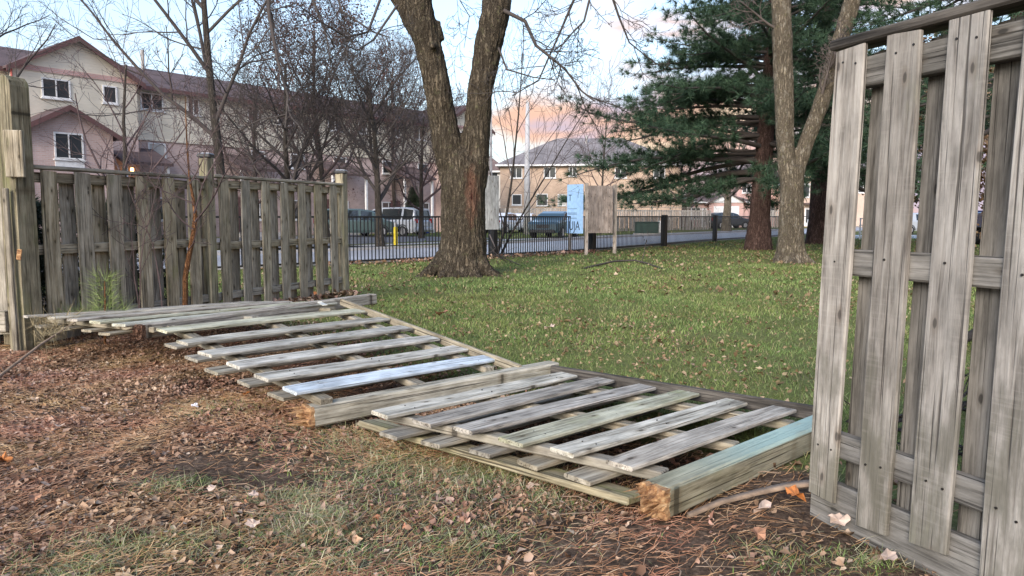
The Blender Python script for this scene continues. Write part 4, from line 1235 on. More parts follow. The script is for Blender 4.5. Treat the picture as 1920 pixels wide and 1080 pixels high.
hp = simple_house((PX(1378, 90), 90, 0), R(3), 'rose pink two storey house behind the reddish pine trunk', 6.2, 9, 5.7, 7.6, 'brick_rose', 'roof_brown', [(1.2, 4.0, 5.1, 1.1), (4.2, 1.2, 2.4, 1.2)])
hc = simple_house((PX(1476, 86), 86, 0), R(2), 'peach house with white gable trim and shuttered window seen between the right trunks', 4.5, 9, 5.0, 6.3, 'siding_peach', 'roof_grey', [(1.95, 3.4, 4.75, .8, 1)], hip=False)
MB().box(1.55, -1.0, 2.55, 3.4, 0, 2.75).build('porch_roof', 'roof_brown', hc, uv=True)
dr = MB().box(1.85, -.05, .1, 3.1, .02, 2.2).build('door', 'trim_white', hc)
for xx in (2.0, 2.6): MB().box(xx, -.065, .5, xx + .36, -.052, 2.0).build('pane', 'glass', dr)
he = simple_house((PX(1549, 86), 86, 0), R(2), 'peach house with a garage at the right of the darkest pine trunk', 8.5, 9, 5.2, 7.4, 'siding_peach', 'roof_grey', [(.9, 3.9, 5.0, 1.0, 1), (4, 3.9, 5.0, 1.2)], hip=None)
gd = MB().box(.3, -.05, 0, 3.0, -.004, 2.3).build('garage_door', 'white_door', he)
for k in range(4): MB().box(.36, -.065, .06 + k * .56, 2.94, -.052, .56 + k * .56).build('panel', 'white_door', gd)
# ---- wooden fences in front of the far houses
def far_fence(label, px0, px1, Y, h, mat='wood_far', Y1=None):
    Y1 = Y1 or Y
    a = Vector((PX(px0, Y), Y, 0)); b = Vector((PX(px1, Y1), Y1, 0)); L = (b - a).length; d = (b - a) / L
    r_ = empty('board_fence', a, 0, label, 'fence'); n = int(L / .22)
    nn = Vector((d.y, -d.x, 0))
    for k in range(n):
        p = a + d * ((k + .5) * L / n)
        board('picket', r_, p, p + UPV * (h - .2), nn, .15, .02, mat)
    for k in range(int(L / 2.4) + 1):
        p = a + d * min(k * 2.4, L) - nn * .06
        board('post', r_, p, p + UPV * (h + .05), nn, .1, .1, mat)
    board('cap_rail', r_, a + UPV * (h - .02), b + UPV * (h - .02), UPV, .12, .05, mat); board('rail', r_, a + UPV * (h - .3) - nn * .03, b + UPV * (h - .3) - nn * .03, nn, .1, .04, mat)
far_fence('pinkish far board fence in front of the buff brick house, left of the signs', 880, 1062, 66, 2.15)
far_fence('pale far board fence right of the signs, behind the green cabinet', 1150, 1332, 62, 2.0, Y1=70)
far_fence('short grey board fence between pine trunk and flaking trunk', 1428, 1470, 80, 2.1)

# ================================================================== VEHICLES
def car(name, loc, rz, label, paintm, kind='suv', L=4.7, Wd=1.85, Hh=1.72, cat='car', front_face=False):
    """lofted body; front is +x"""
    root = empty(name, loc, rz, label, cat)
    hw = Wd / 2
    if kind == 'van':
        st = [(-.50, .45, .85, .90), (-.485, .30, .95, 1.0), (-.46, .27, 1.0, Hh - .10), (-.30, .26, 1.0, Hh), (.05, .26, .98, Hh - .02), (.20, .26, .97, Hh - .12), (.36, .26, .95, 1.02), (.46, .28, .86, .88), (.50, .40, .70, .71)]
    elif kind == 'sedan':
        st = [(-.50, .45, .80, .82), (-.48, .30, .92, .94), (-.36, .26, .95, 1.0), (-.22, .25, .93, Hh - .03), (-.05, .25, .92, Hh), (.10, .25, .90, Hh - .06), (.26, .25, .88, .92), (.45, .27, .76, .78), (.50, .38, .62, .63)]
    else:
        st = [(-.50, .48, .90, .95), (-.485, .32, 1.0, 1.06), (-.45, .30, 1.04, Hh - .12), (-.28, .29, 1.04, Hh), (.02, .29, 1.02, Hh - .02), (.13, .29, 1.0, Hh - .14), (.26, .29, .99, 1.06), (.46, .31, .90, .93), (.50, .42, .78, .80)]
    m = MB(); n = len(st)
    for (fx, zb, zbelt, zr) in st:
        x = fx * L; e = .90 if abs(fx) > .49 else (.97 if abs(fx) > .47 else 1.0)
        gh = max(zr - zbelt, .0); ins = .0 + min(gh, .7) * .27
        w = hw * e
        m.v += [(x, -w * .92, zb), (x, -w, zb + .18), (x, -w, zbelt - .05), (x, -w * .985 + .02, zbelt), (x, -(w - ins) * .97, zr - .05 if gh > .2 else zr - .01), (x, -(w - ins) * .84, zr),
                (x, (w - ins) * .84, zr), (x, (w - ins) * .97, zr - .05 if gh > .2 else zr - .01), (x, w * .985 - .02, zbelt), (x, w, zbelt - .05), (x, w, zb + .18), (x, w * .92, zb)]
    k = 12
    m.f += [(i * k + j, i * k + (j + 1) % k, (i + 1) * k + (j + 1) % k, (i + 1) * k + j) for i in range(n - 1) for j in range(k)]
    m.f += [tuple(range(k))[::-1], tuple(range((n - 1) * k, n * k))]
    m.build('body', paintm, root, smooth=False)
    # side glass between the stations that carry a roof
    top = [i for i in range(n) if st[i][3] - st[i][2] > .3]
    V = m.v
    for sgn, lo, hi in ((-1, 3, 4), (1, 8, 7)):
        for a, b in zip(top[:-1], top[1:]):
            q = []
            for (i, g) in ((a, lo), (b, lo), (b, hi), (a, hi)):
                q.append(Vector(V[i * k + g]))
            ctr = sum(q, Vector()) / 4
            q = [ctr + (p - ctr) * .88 + Vector((0, sgn * .008, 0)) for p in q]
            MB().add(q + [p - Vector((0, sgn * .006, 0)) for p in q], [(0, 1, 2, 3), (7, 6, 5, 4), (0, 4, 5, 1), (1, 5, 6, 2), (2, 6, 7, 3), (3, 7, 4, 0)]).build('side_window', 'carglass', root)
    def screen(i, j, name, sg):
        q = [Vector(V[i * k + 4]), Vector(V[i * k + 7]), Vector(V[j * k + 8]), Vector(V[j * k + 3])]
        ctr = sum(q, Vector()) / 4; nn = (q[1] - q[0]).cross(q[2] - q[1]).normalized(); nn = nn if nn.x * sg > 0 else -nn
        q = [ctr + (p - ctr) * .86 + nn * .012 for p in q]
        MB().add(q + [p - nn * .006 for p in q], [(0, 1, 2, 3), (7, 6, 5, 4), (0, 4, 5, 1), (1, 5, 6, 2), (2, 6, 7, 3), (3, 7, 4, 0)]).build(name, 'carglass', root)
    screen(top[-1], top[-1] + 1, 'windscreen', 1); screen(top[0], top[0] - 1, 'rear_window', -1)
    rw = .34 if kind != 'sedan' else .31
    for fx in (-.31, .31):
        for sg in (-1, 1):
            y = sg * (hw - .10)
            wh = MB().tube([(fx * L, y - .115, rw), (fx * L, y - .09, rw), (fx * L, y + .09, rw), (fx * L, y + .115, rw)], [rw * .9, rw, rw, rw * .9], 16).build('tyre', 'tyre', root)
            rm = MB().tube([(fx * L, y + sg * .105, rw), (fx * L, y + sg * .122, rw)], rw * .62, 14)
            rm.build('rim', 'rim', wh)
            ar = MB()
            for q in range(9):
                a0, a1 = math.pi * q / 8, math.pi * min(q + 1, 8) / 8
                if q < 8:
                    ar.add([(fx * L + math.cos(a_) * rr_, sg * (hw + yy_), rw + math.sin(a_) * rr_) for a_, rr_, yy_ in ((a0, rw * 1.05, .006), (a1, rw * 1.05, .006), (a1, rw * 1.24, .006), (a0, rw * 1.24, .006), (a0, rw * 1.05, -.01), (a1, rw * 1.05, -.01), (a1, rw * 1.24, -.01), (a0, rw * 1.24, -.01))], [(0, 1, 2, 3), (7, 6, 5, 4), (0, 4, 5, 1), (2, 6, 7, 3)])
            ar.build('wheel_arch', 'black_plastic', root)
    for sg in (-1, 1):
        MB().cham(L * .455, sg * hw * .62 - .17, .66, L * .497, sg * hw * .62 + .17, .80, .02).build('headlight', 'clear_lamp', root)
        MB().cham(-L * .503, sg * hw * .76 - .10, .82, -L * .47, sg * hw * .76 + .10, 1.08 if kind != 'sedan' else .95, .02).build('taillight', 'red_lamp', root)
        MB().cham(L * .17, sg * (hw + .09) - .08, 1.02, L * .20, sg * (hw + .09) + .08, 1.17, .02).build('mirror', paintm, root)
    MB().cham(L * .47, -hw * .8, .32, L * .507, hw * .8, .50, .03).build('front_bumper', 'black_plastic', root)
    MB().cham(L * .48, -hw * .42, .56, L * .504, hw * .42, .78, .02).build('grille', 'black_plastic', root)
    MB().cham(-L * .507, -hw * .86, .36, -L * .46, hw * .86, .56, .03).build('rear_bumper', 'black_plastic' if kind == 'suv' else paintm, root)
    MB().box(-L * .5085, -.26, .66, -L * .49, .26, .78).build('number_plate', 'trim_white', root)
    return root
def place(px, py, Y):
    g = D(px, py, Y); return Vector((g.x, g.y, 0))
car('minivan', place(668, 440, 45.5), R(12), 'dark green minivan parked left of the street tree, behind the black fence', 'car_teal', 'van', 4.9, 1.95, 1.70)
car('minivan', place(737, 440, 47), R(150), 'silver white minivan parked behind the yellow bollard', 'car_silver', 'van', 4.9, 1.95, 1.80)
car('sedan', place(945, 430, 55), R(65), 'white sedan parked next to the grey plywood board', 'car_white', 'sedan', 4.6, 1.82, 1.50)
car('sedan', place(985, 428, 58), R(75), 'white sedan with red tail lights parked beside the dark blue car', 'car_white', 'sedan', 4.6, 1.82, 1.48)
car('suv', place(1040, 440, 44), R(-112), 'dark blue car with black front end parked left of the blue sign', 'car_blue', 'suv', 4.3, 1.85, 1.55)
car('suv', place(1310, 430, 58), R(190), 'dark car parked beyond the fence right of the plywood sign', 'car_dark', 'suv', 4.3, 1.8, 1.55) if False else None
car('hatchback', place(1366, 418, 76), R(15), 'dark grey car in the driveway of the low rose brick house', 'car_dark', 'suv', 4.4, 1.8, 1.62)
car('hatchback', place(1552, 415, 72), R(100), 'white car in front of the right peach house', 'car_white', 'suv', 4.4, 1.8, 1.6)
car('sedan', place(1728, 430, 52), R(5), 'silver car glimpsed between the boards of the right fence', 'car_silver', 'sedan', 4.6, 1.82, 1.48)
# truck seen through the gap of the right fence
tr = empty('truck', place(1838, 455, 34), R(-8), 'navy blue truck with red and white stripe glimpsed through right fence gap', 'truck')
MB().cham(-1.0, -2.4, .75, 1.1, 2.4, 1.42, .04).build('body', 'car_navy', tr)
MB().cham(-.95, -.9, 1.42, 1.05, 1.2, 1.50, .03).build('lid', 'car_navy', tr)
for k in range(7):
    MB().prism([(-1.0 + k * .30, .12), (-.85 + k * .30, .12), (-.74 + k * .30, .38), (-.89 + k * .30, .38)], 'y', -2.44, -2.41).build('stripe', 'stripe_red' if k % 2 == 0 else 'trim_white', tr)
MB().cham(-1.0, -2.41, .08, 1.1, -2.30, .42, .01).build('rear_bumper', 'stripe_red', tr)
for sx in (-.85, .95):
    for yy in (-1.5, 1.5):
        MB().tube([(sx - .12, yy, .38), (sx + .12, yy, .38)], .38, 16).build('tyre', 'tyre', tr)
# white railing beyond the right fence
rl = empty('railing', place(1612, 447, 40), 0, 'white metal railing beyond the right fence', 'railing')
for xx in (0, .75, 1.5, 2.25): MB().box(xx - .03, -.03, 0, xx + .03, .03, 1.15).build('post', 'trim_white', rl)
for zz in (.35, .75, 1.12): MB().box(-.05, -.024, zz - .025, 2.3, .024, zz + .025).build('rail', 'trim_white', rl)

# ================================================================== STREET THINGS
g = place(988, 440, 50)
po = empty('utility_pole', g, 0, 'pale concrete utility pole in front of the buff brick house', 'pole')
MB().tube([(0, 0, 0), (0, 0, 4), (.03, 0, 8.7)], [.22, .19, .12], 14).build('shaft', 'pole', po, smooth=True)
MB().cham(-.06, -.12, 8.55, .06, .12, 8.8, .02).build('cap', 'concrete', po)
po = empty('street_light', place(921, 440, 46), 0, 'thin brown street light pole rising behind the right fork of the trunk', 'pole')
MB().tube([(0, 0, 0), (0, 0, 3), (0, 0, 8.2)], [.11, .09, .06], 10).build('shaft', 'concrete', po, smooth=True)
MB().tube([(0, 0, 8.2), (-.3, .3, 8.7), (-1.0, 1.0, 8.9)], .04, 8).build('arm', 'concrete', po)
MB().cham(-1.5, .95, 8.8, -1.0, 1.2, 8.95, .03).build('lamp_head', 'concrete', po)
bo = empty('bollard', G(742, 460), 0, 'yellow bollard behind the black fence near the parked minivans', 'bollard')
MB().tube([(0, 0, 0), (0, 0, .75), (0, 0, .80)], [.085, .085, .05], 12).build('shaft', 'yellow', bo, smooth=False)
MB().tube([(0, 0, .80), (0, 0, .98), (0, 0, 1.0)], [.06, .06, .03], 10).build('top', 'rim', bo)
def bin_(px, Y, mat, label, h=1.0, sub='wheelie'):
    b_ = empty('bin', place(px, 430, Y), R(10), label, 'bin')
    MB().add([(-.24, -.26, .05), (.24, -.26, .05), (.24, .26, .05), (-.24, .26, .05), (-.3, -.34, h), (.3, -.34, h), (.3, .34, h), (-.3, .34, h)], [(3, 2, 1, 0), (4, 5, 6, 7), (0, 1, 5, 4), (1, 2, 6, 5), (2, 3, 7, 6), (3, 0, 4, 7)]).build('body', mat, b_)
    MB().cham(-.32, -.37, h + .003, .32, .36, h + .06, .02).build('lid', mat, b_)
    for sx in (-.2, .2): MB().tube([(sx - .03, .25, .1), (sx + .03, .25, .1)], .1, 10).build('wheel', 'tyre', b_)
bin_(799, 53, 'bin_blue', 'blue recycling bin by the town houses, seen left of the trunk')
bin_(786, 53.5, 'bin_green', 'dark green bin just left of the blue bin', .95)
bin_(773, 54, 'trim_white', 'pale bin left of the green one', .75)
gb = empty('utility_cabinet', place(1212, 440, 50), R(-5), 'dark green utility cabinet on the verge right of the plywood sign', 'cabinet')
MB().cham(-.75, -.4, .12, .75, .4, .80, .03).build('body', 'box_green', gb); MB().cham(-.8, -.45, .80, .8, .45, .88, .03).build('lid', 'box_green', gb); MB().box(-.85, -.5, -.02, .85, .5, .12).build('base', 'concrete', gb)
MB().cham(.76, -.28, .15, 1.05, .3, .95, .02).build('side_box', 'trim_white', gb)
# ================================================================== TREES
# ---- big forked maple
YM = 16.0
mb0 = D(866, 515, YM); mb0.z = 0
mp = empty('maple_tree', mb0, 0, 'big forked bare tree with a reddish wound on its trunk, in mid lawn', 'tree')
def forked_trunk(root, limbs, mat, voxel, amp, fscale, name='trunk', roots=None):
    """limbs: list of (points, radii) relative to the root; joined by voxel remesh, then furrowed"""
    m = MB()
    for pts, rad in limbs:
        # resample finely so joints are round
        P_, R_ = [], []
        for i in range(len(pts) - 1):
            for k in range(6):
                f = k / 6
                P_.append(lerp(Vector(pts[i]), Vector(pts[i + 1]), f)); R_.append(rad[i] + (rad[i + 1] - rad[i]) * f)
        P_.append(Vector(pts[-1])); R_.append(rad[-1])
        for _ in range(3):
            P_ = [P_[0]] + [(P_[i - 1] + P_[i] * 2 + P_[i + 1]) / 4 for i in range(1, len(P_) - 1)] + [P_[-1]]
            R_ = [R_[0]] + [(R_[i - 1] + R_[i] * 2 + R_[i + 1]) / 4 for i in range(1, len(R_) - 1)] + [R_[-1]]
        m.tube(P_, R_, 20)
    me = m.mesh('tmp', mat)
    o = bpy.data.objects.new('tmp', me); COL.objects.link(o)
    md = o.modifiers.new('r', 'REMESH'); md.mode = 'VOXEL'; md.voxel_size = voxel
    ms = o.modifiers.new('s', 'SMOOTH'); ms.iterations = 5; ms.factor = .5
    dg = bpy.context.evaluated_depsgraph_get(); dg.update()
    me2 = bpy.data.meshes.new_from_object(o.evaluated_get(dg))
    bpy.data.objects.remove(o)
    bm = bmesh.new(); bm.from_mesh(me2); bm.normal_update()
    for v_ in bm.verts:
        p = v_.co
        q = Vector((p.x * fscale, p.y * fscale, p.z * fscale * .16))
        r1 = 1 - abs(mnoise.noise(q)) * 2; r2 = mnoise.noise(q * 2.3 + Vector((5, 3, 1)))
        lump = mnoise.noise(p * 2.1)
        v_.co = p + v_.normal * (amp * (r1 * .8 + r2 * .35) - amp * .6 + lump * amp * .9)
    bm.to_mesh(me2); bm.free()
    me2.materials.clear(); me2.materials.append(M[mat] if isinstance(mat, str) else mat)
    me2.polygons.foreach_set('use_smooth', [True] * len(me2.polygons))
    return link(name, me2, root)
def rel(px, py, Y, base): return D(px, py, Y) - base
k = YM / 1400
trunk = [((rel(866, 530, YM, mb0)), 60 * k), (rel(866, 505, YM, mb0), 53 * k), (rel(867, 480, YM, mb0), 46 * k), (rel(869, 430, YM, mb0), 41 * k), (rel(868, 333, YM, mb0), 42 * k), (rel(866, 295, YM, mb0), 36 * k), (rel(867, 268, YM, mb0), 14 * k)]
left = [(rel(858, 345, YM, mb0), 32 * k), (rel(842, 285, YM, mb0), 29 * k), (rel(831, 232, YM, mb0), 26 * k), (rel(816, 150, YM - .1, mb0), 24 * k), (rel(793, 40, YM - .2, mb0), 24 * k), (rel(770, -70, YM - .3, mb0), 21 * k), (rel(730, -300, YM - .3, mb0), 16 * k), (rel(700, -560, YM - .3, mb0), 10 * k)]
left2 = [(rel(802, 95, YM - .1, mb0), 17 * k), (rel(770, 35, YM + .2, mb0), 17 * k), (rel(735, -25, YM + .4, mb0), 15 * k), (rel(640, -170, YM + .8, mb0), 12 * k), (rel(520, -330, YM + 1, mb0), 7 * k)]
right = [(rel(880, 345, YM, mb0), 32 * k), (rel(890, 285, YM, mb0), 28 * k), (rel(895, 232, YM, mb0), 25 * k), (rel(902, 150, YM, mb0), 23 * k), (rel(925, 45, YM, mb0), 27 * k), (rel(940, -60, YM + .1, mb0), 25 * k), (rel(975, -300, YM + .3, mb0), 17 * k), (rel(1010, -560, YM + .4, mb0), 10 * k)]
rflare = []
for a_, r_, l_ in ((-2.6, .16, .95), (-.5, .17, .85), (.25, .15, .75), (3.5, .16, .8), (1.6, .15, .7), (-1.6, .15, .6), (-2.1, .14, .7), (-1.0, .13, .65)):
    d_ = Vector((math.cos(a_), math.sin(a_), 0))
    rflare.append(([d_ * .18 + Vector((0, 0, .75)), d_ * .42 + Vector((0, 0, .30)), d_ * l_ * .8 + Vector((0, 0, .06)), d_ * (l_ + .25) + Vector((0, 0, -.12))], [.20, r_ * 1.15, r_ * .8, .05]))
knobs = [([rel(820, 75, YM - .1, mb0), rel(822, 38, YM - .15, mb0)], [13 * k, 5 * k]), ([rel(812, 85, YM - .35, mb0), rel(811, 87, YM - .55, mb0)], [9 * k, 4 * k])]
forked_trunk(mp, [([a for a, _ in q], [b for _, b in q]) for q in (trunk, left, left2, right)] + rflare + knobs, 'bark_maple', .027, .034, 13.0)
rng = np.random.default_rng(77)
mtw = []
droop = [dict(n=8, wander=.07, up=-.25, kids=9, ang=(25, 60), ratio=.42, start=.15, rr=.55, tip=.3), dict(n=6, wander=.13, up=-.10, kids=6, ang=(25, 60), ratio=.45, start=.15, rr=.6, tip=.4), dict(n=4, wander=.16, up=.25, kids=3, ang=(25, 60), ratio=.5, start=.2, rr=.65, tip=.5), dict(n=3, wander=.16, up=.2, kids=0, ang=(25, 60), ratio=.5, start=.2, rr=.65, tip=.6)]
def hang(pxs, Y0, Y1, r0, kids=9, seed=0):
    """a hand-set drooping branch through picture points, with grown twigs"""
    n = len(pxs)
    pts = np.array([D(x, y, Y0 + (Y1 - Y0) * i / (n - 1)) - mb0 for i, (x, y) in enumerate(pxs)])
    rad = np.linspace(r0, r0 * .3, n)
    mtw.append((pts, rad))
    rg = np.random.default_rng(seed)
    for q in range(kids):
        f = .1 + .88 * (q + rg.uniform(.1, .9)) / kids; x = f * (n - 1); i = min(int(x), n - 2)
        p = pts[i] + (pts[i + 1] - pts[i]) * (x - i); d_ = pts[i + 1] - pts[i]; d_ /= np.linalg.norm(d_)
        s_ = rg.normal(0, 1, 3); s_ -= d_ * (s_ @ d_); s_ /= np.linalg.norm(s_)
        grow(rg, p, d_ * .6 + s_ * .8 + np.array([0, 0, -.15]), rg.uniform(.5, 1.3), max(.006, r0 * .35), 1, droop, mtw)
hang([(430, -200), (500, -60), (505, 30), (520, 110), (540, 180), (535, 240)], 14, 13, .05, 9, 1)
hang([(430, -120), (455, -20), (500, 22), (560, 5)], 14, 14.5, .03, 5, 2)
hang([(560, -160), (575, -30), (610, 60), (620, 110)], 15, 14.4, .04, 6, 3)
hang([(720, -20), (690, 60), (650, 70), (600, 40), (560, 10)], 15.6, 14, .032, 7, 4)
hang([(745, 10), (700, 75), (670, 95), (640, 80)], 15.6, 14.2, .028, 6, 5)
hang([(945, 20), (985, 40), (1005, 85), (1030, 105), (1060, 130), (1090, 170), (1115, 190)], 15.8, 14.6, .045, 11, 6)
hang([(1090, -120), (1080, -10), (1050, 60), (1010, 150), (960, 180)], 15, 15.5, .035, 8, 7)
hang([(1120, -140), (1110, -20), (1095, 40), (1060, 75), (1040, 110)], 14.5, 14.2, .03, 8, 8)
hang([(1130, -60), (1160, 30), (1180, 80), (1230, 120)], 15, 15.5, .03, 6, 9)
hang([(935, 90), (950, 130), (1000, 145), (1040, 150)], 15.8, 15, .025, 6, 10)
hang([(640, -200), (620, -60), (640, 20), (700, 60), (730, 70)], 16, 15.2, .035, 6, 11)
hang([(860, -120), (850, -20), (880, 30), (870, 90)], 17, 17.5, .02, 5, 12)
spec_up = [dict(n=7, wander=.08, up=.1, kids=7, ang=(25, 50), ratio=.55, start=.2, rr=.55, tip=.3), dict(n=6, wander=.12, up=.0, kids=6, ang=(25, 60), ratio=.5, start=.2, rr=.6, tip=.35), dict(n=4, wander=.15, up=.1, kids=4, ang=(25, 60), ratio=.5, start=.2, rr=.6, tip=.5), dict(n=3, wander=.16, up=.1, kids=0, ang=(25, 60), ratio=.5, start=.2, rr=.65, tip=.6)]
for (px_, py_), dd in (((705, -500), (-.5, .1, 1)), ((520, -320), (-1, .2, .8)), ((1008, -550), (.4, 0, 1)), ((960, -220), (1, .2, .9)), ((745, -240), (.3, -.6, 1)), ((935, -120), (-.2, -.7, 1))):
    grow(rng, np.array(D(px_, py_, YM) - mb0), dd, 4.0, .09, 0, spec_up, mtw)
tubes([(p, np.maximum(r, .0045)) for p, r in mtw], 'twig', 'crown', mp)

# ---- forked tree with flaking pale bark
YA = 20.2; ab0 = D(1484, 492, YA); ab0.z = 0; k = YA / 1400
ash = empty('forked_tree', ab0, 0, 'slender forked tree with pale flaking bark left of the right fence', 'tree')
limbs = [([rel(1482, 500, YA, ab0), rel(1482, 478, YA, ab0), rel(1483, 440, YA, ab0), rel(1485, 360, YA, ab0), rel(1484, 312, YA, ab0)], [36 * k, 27 * k, 23 * k, 21 * k, 22 * k]),
         ([rel(1478, 330, YA, ab0), rel(1472, 270, YA, ab0), rel(1470, 180, YA, ab0), rel(1466, 60, YA, ab0), rel(1463, -60, YA, ab0), rel(1455, -400, YA, ab0)], [17 * k, 16 * k, 17 * k, 18 * k, 16 * k, 9 * k]),
         ([rel(1492, 325, YA, ab0), rel(1512, 265, YA, ab0), rel(1540, 195, YA, ab0), rel(1568, 100, YA, ab0), rel(1590, 30, YA, ab0), rel(1615, -60, YA, ab0), rel(1690, -330, YA, ab0)], [15 * k, 14 * k, 14 * k, 15 * k, 15 * k, 14 * k, 8 * k])]
for a_ in (-2.7, -1.9, -.7, .2, 2.2):
    d_ = Vector((math.cos(a_), math.sin(a_), 0)); limbs.append(([d_ * .15 + Vector((0, 0, .5)), d_ * .32 + Vector((0, 0, .15)), d_ * .75 + Vector((0, 0, -.1))], [.18, .12, .04]))
forked_trunk(ash, limbs, 'bark_ash', .03, .018, 12.0)
atw = []
for (px_, py_, dd, L_) in ((1455, -390, (-.3, 0, 1), 3.5), (1690, -330, (.5, 0, 1), 3.5), (1466, 60, (-.8, -.2, .4), 1.6), (1545, 150, (.2, -.5, .6), 1.3), (1540, 190, (-.3, -.6, .8), 1.2), (1463, -60, (-1, .3, .5), 2.5)):
    grow(rng, np.array(D(px_, py_, YA) - ab0), dd, L_, .045, 0, spec_up, atw)
tubes([(p, np.maximum(r, .006)) for p, r in atw], 'twig_far', 'crown', ash)

# ---- pines
pb = G(1424, 468)
pine('pine_tree', pb, 15.5, .40, 5, 'large dark pine with reddish trunk and long left boughs over the fence', 2.7, 7.8, lean=(.02, 0), per=34, nl=.29, nw=.0085, whorl=.47, tuftstep=.17, left=True)
pb = G(1533, 457)
pine('pine_tree', pb, 17, .42, 9, 'pine with a dark straight trunk just left of the right fence, farther back', 4.5, 6.5, per=20, nl=.30, nw=.016, whorl=.55, tuftstep=.22)
pine('pine_tree', Vector((11.6, 17.5, 0)), 13, .34, 14, 'pine whose boughs show between the boards of the right fence', 3.6, 4.6, per=20, nl=.22, nw=.010, whorl=.55, tuftstep=.18)
# ---- bare trees behind the left fence and beyond the street
bare_tree('bare_tree', place(428, 470, 24), 11.0, .165, 4, 'tall spreading bare tree behind the left fence, in front of the town houses', lean=(-.03, 0), kids=(10, 9, 7, 3), fork=.30, spread=(22, 46), minr=1.3)
bare_tree('bare_tree', place(232, 480, 21), 5.6, .085, 12, 'slim bare tree in front of the small brick gable', twig_m='twig_red', kids=(9, 7, 6), fork=.12, spread=(20, 42), minr=1.2)
bare_tree('bare_tree', place(-10, 480, 26), 9.5, .16, 23, 'bare tree at the left edge above the tall corner post', kids=(9, 8, 6, 3), fork=.35, spread=(30, 60), minr=1.3)
bare_tree('street_tree', G(713, 463), 6.9, .16, 31, 'dense dark bare tree in front of the minivans, left of the forked trunk', twig_m='twig', kids=(17, 12, 8, 3), fork=.25, spread=(32, 66), minr=1.4, up=.7)
bare_tree('street_tree', place(790, 440, 42), 6.8, .15, 33, 'dense bare tree directly left of the forked trunk, farther away', twig_m='twig_red', kids=(15, 10, 7, 2), fork=.2, spread=(35, 70), minr=1.8, up=.5)
bare_tree('street_tree', place(545, 440, 30), 7.4, .15, 35, 'dense tangled bare tree over the second half of the left fence', twig_m='twig', kids=(17, 12, 8, 3), fork=.15, spread=(35, 70), minr=1.4, up=.4)
bare_tree('street_tree', place(480, 440, 35), 6.4, .13, 37, 'lower bare tree behind the capped middle post of the left fence', twig_m='twig_red', kids=(13, 9, 7, 2), fork=.15, spread=(40, 70), minr=1.6, up=.4)
bare_tree('leafy_tree', place(612, 440, 38), 9.8, .17, 41, 'tree still carrying dark reddish brown leaves in front of the town houses', twig_m='twig_red', kids=(16, 9, 5), fork=.2, spread=(30, 55), minr=1.5, up=.5, leaves='brown_leaves', nl=22000, lsize=.085)
bare_tree('bare_tree', place(740, 440, 56), 11.5, .17, 43, 'pale round-headed bare tree rising behind the street trees left of the fork', twig_m='twig_far', kids=(14, 9, 7, 2), fork=.35, spread=(15, 40), minr=2.0, up=.3)
bare_tree('bare_tree', place(930, 475, 23.5), 6.4, .045, 47, 'thin many-stemmed bare tree beside the grey plywood board', lean=(.28, 0), twig_m='twig_far', kids=(8, 6, 5), fork=.1, spread=(12, 34), minr=1.0, up=.2)
bare_tree('bare_tree', place(934, 475, 22.8), 5.6, .035, 48, 'thin leaning bare sapling whose stems cross the pale utility pole', lean=(.52, 0), twig_m='twig_far', kids=(7, 6, 5), fork=.1, spread=(14, 38), minr=1.0, up=.4)
bare_tree('bare_tree', place(1128, 440, 52), 8.2, .10, 53, 'bare tree behind the signs under the pine boughs', twig_m='twig_red', kids=(11, 8, 6), fork=.15, spread=(25, 55), minr=2.0, up=.5)
bare_tree('street_tree', place(1361, 440, 62), 7.5, .38, 57, 'stout forked bare tree in front of the white garage door', twig_m='twig_far', bark_m='bark_ash', kids=(8, 8, 6), fork=.28, spread=(25, 55), minr=2.0)
bare_tree('street_tree', place(1292, 440, 74), 7.0, .25, 59, 'far bare tree under the pine boughs left of the rose brick house', twig_m='twig_red', kids=(12, 8, 6), fork=.2, spread=(30, 60), minr=2.4)
bare_tree('leafy_tree', place(1775, 440, 32), 6.5, .15, 61, 'tree with withered tan leaves seen through the right fence left of the navy truck', twig_m='twig', kids=(13, 8, 5), fork=.25, spread=(35, 65), minr=1.2, up=.0, leaves='tan_leaves', nl=13000, lsize=.17)
bare_tree('bare_tree', place(1648, 440, 26), 6.0, .16, 67, 'crooked bare tree seen in the first gap of the right fence', twig_m='twig', kids=(9, 7, 6), fork=.2, spread=(30, 70), minr=1.0)
# dark evergreen shrub by the town houses
def evergreen(px, py, Y, h, r, seed, label):
    rg = np.random.default_rng(seed); b_ = place(px, py, Y)
    e_ = empty('evergreen_shrub', b_, 0, label, 'shrub')
    MB().tube([(0, 0, 0), (0, 0, h * .9)], [.09, .03], 8).build('trunk', 'bark_grey', e_)
    n_ = 900; zz = rg.uniform(.12, 1, n_); th = rg.uniform(0, 6.28, n_); rr = r * (1.05 - zz) * np.sqrt(rg.uniform(.1, 1, n_))
    C_ = np.stack([rr * np.cos(th), rr * np.sin(th), zz * h], 1); d_ = np.stack([np.cos(th), np.sin(th), np.full(n_, .1)], 1)
    V, F_ = needles_at(C_, d_ / np.linalg.norm(d_, axis=1, keepdims=True), 18, .28, .014, rg, .6)
    link('crown', arrays_mesh('crown', V, F_, 'fine_evergreen'), e_)
evergreen(776, 440, 52, 3.2, 1.0, 3, 'dark evergreen shrub between the minivans and the bins')
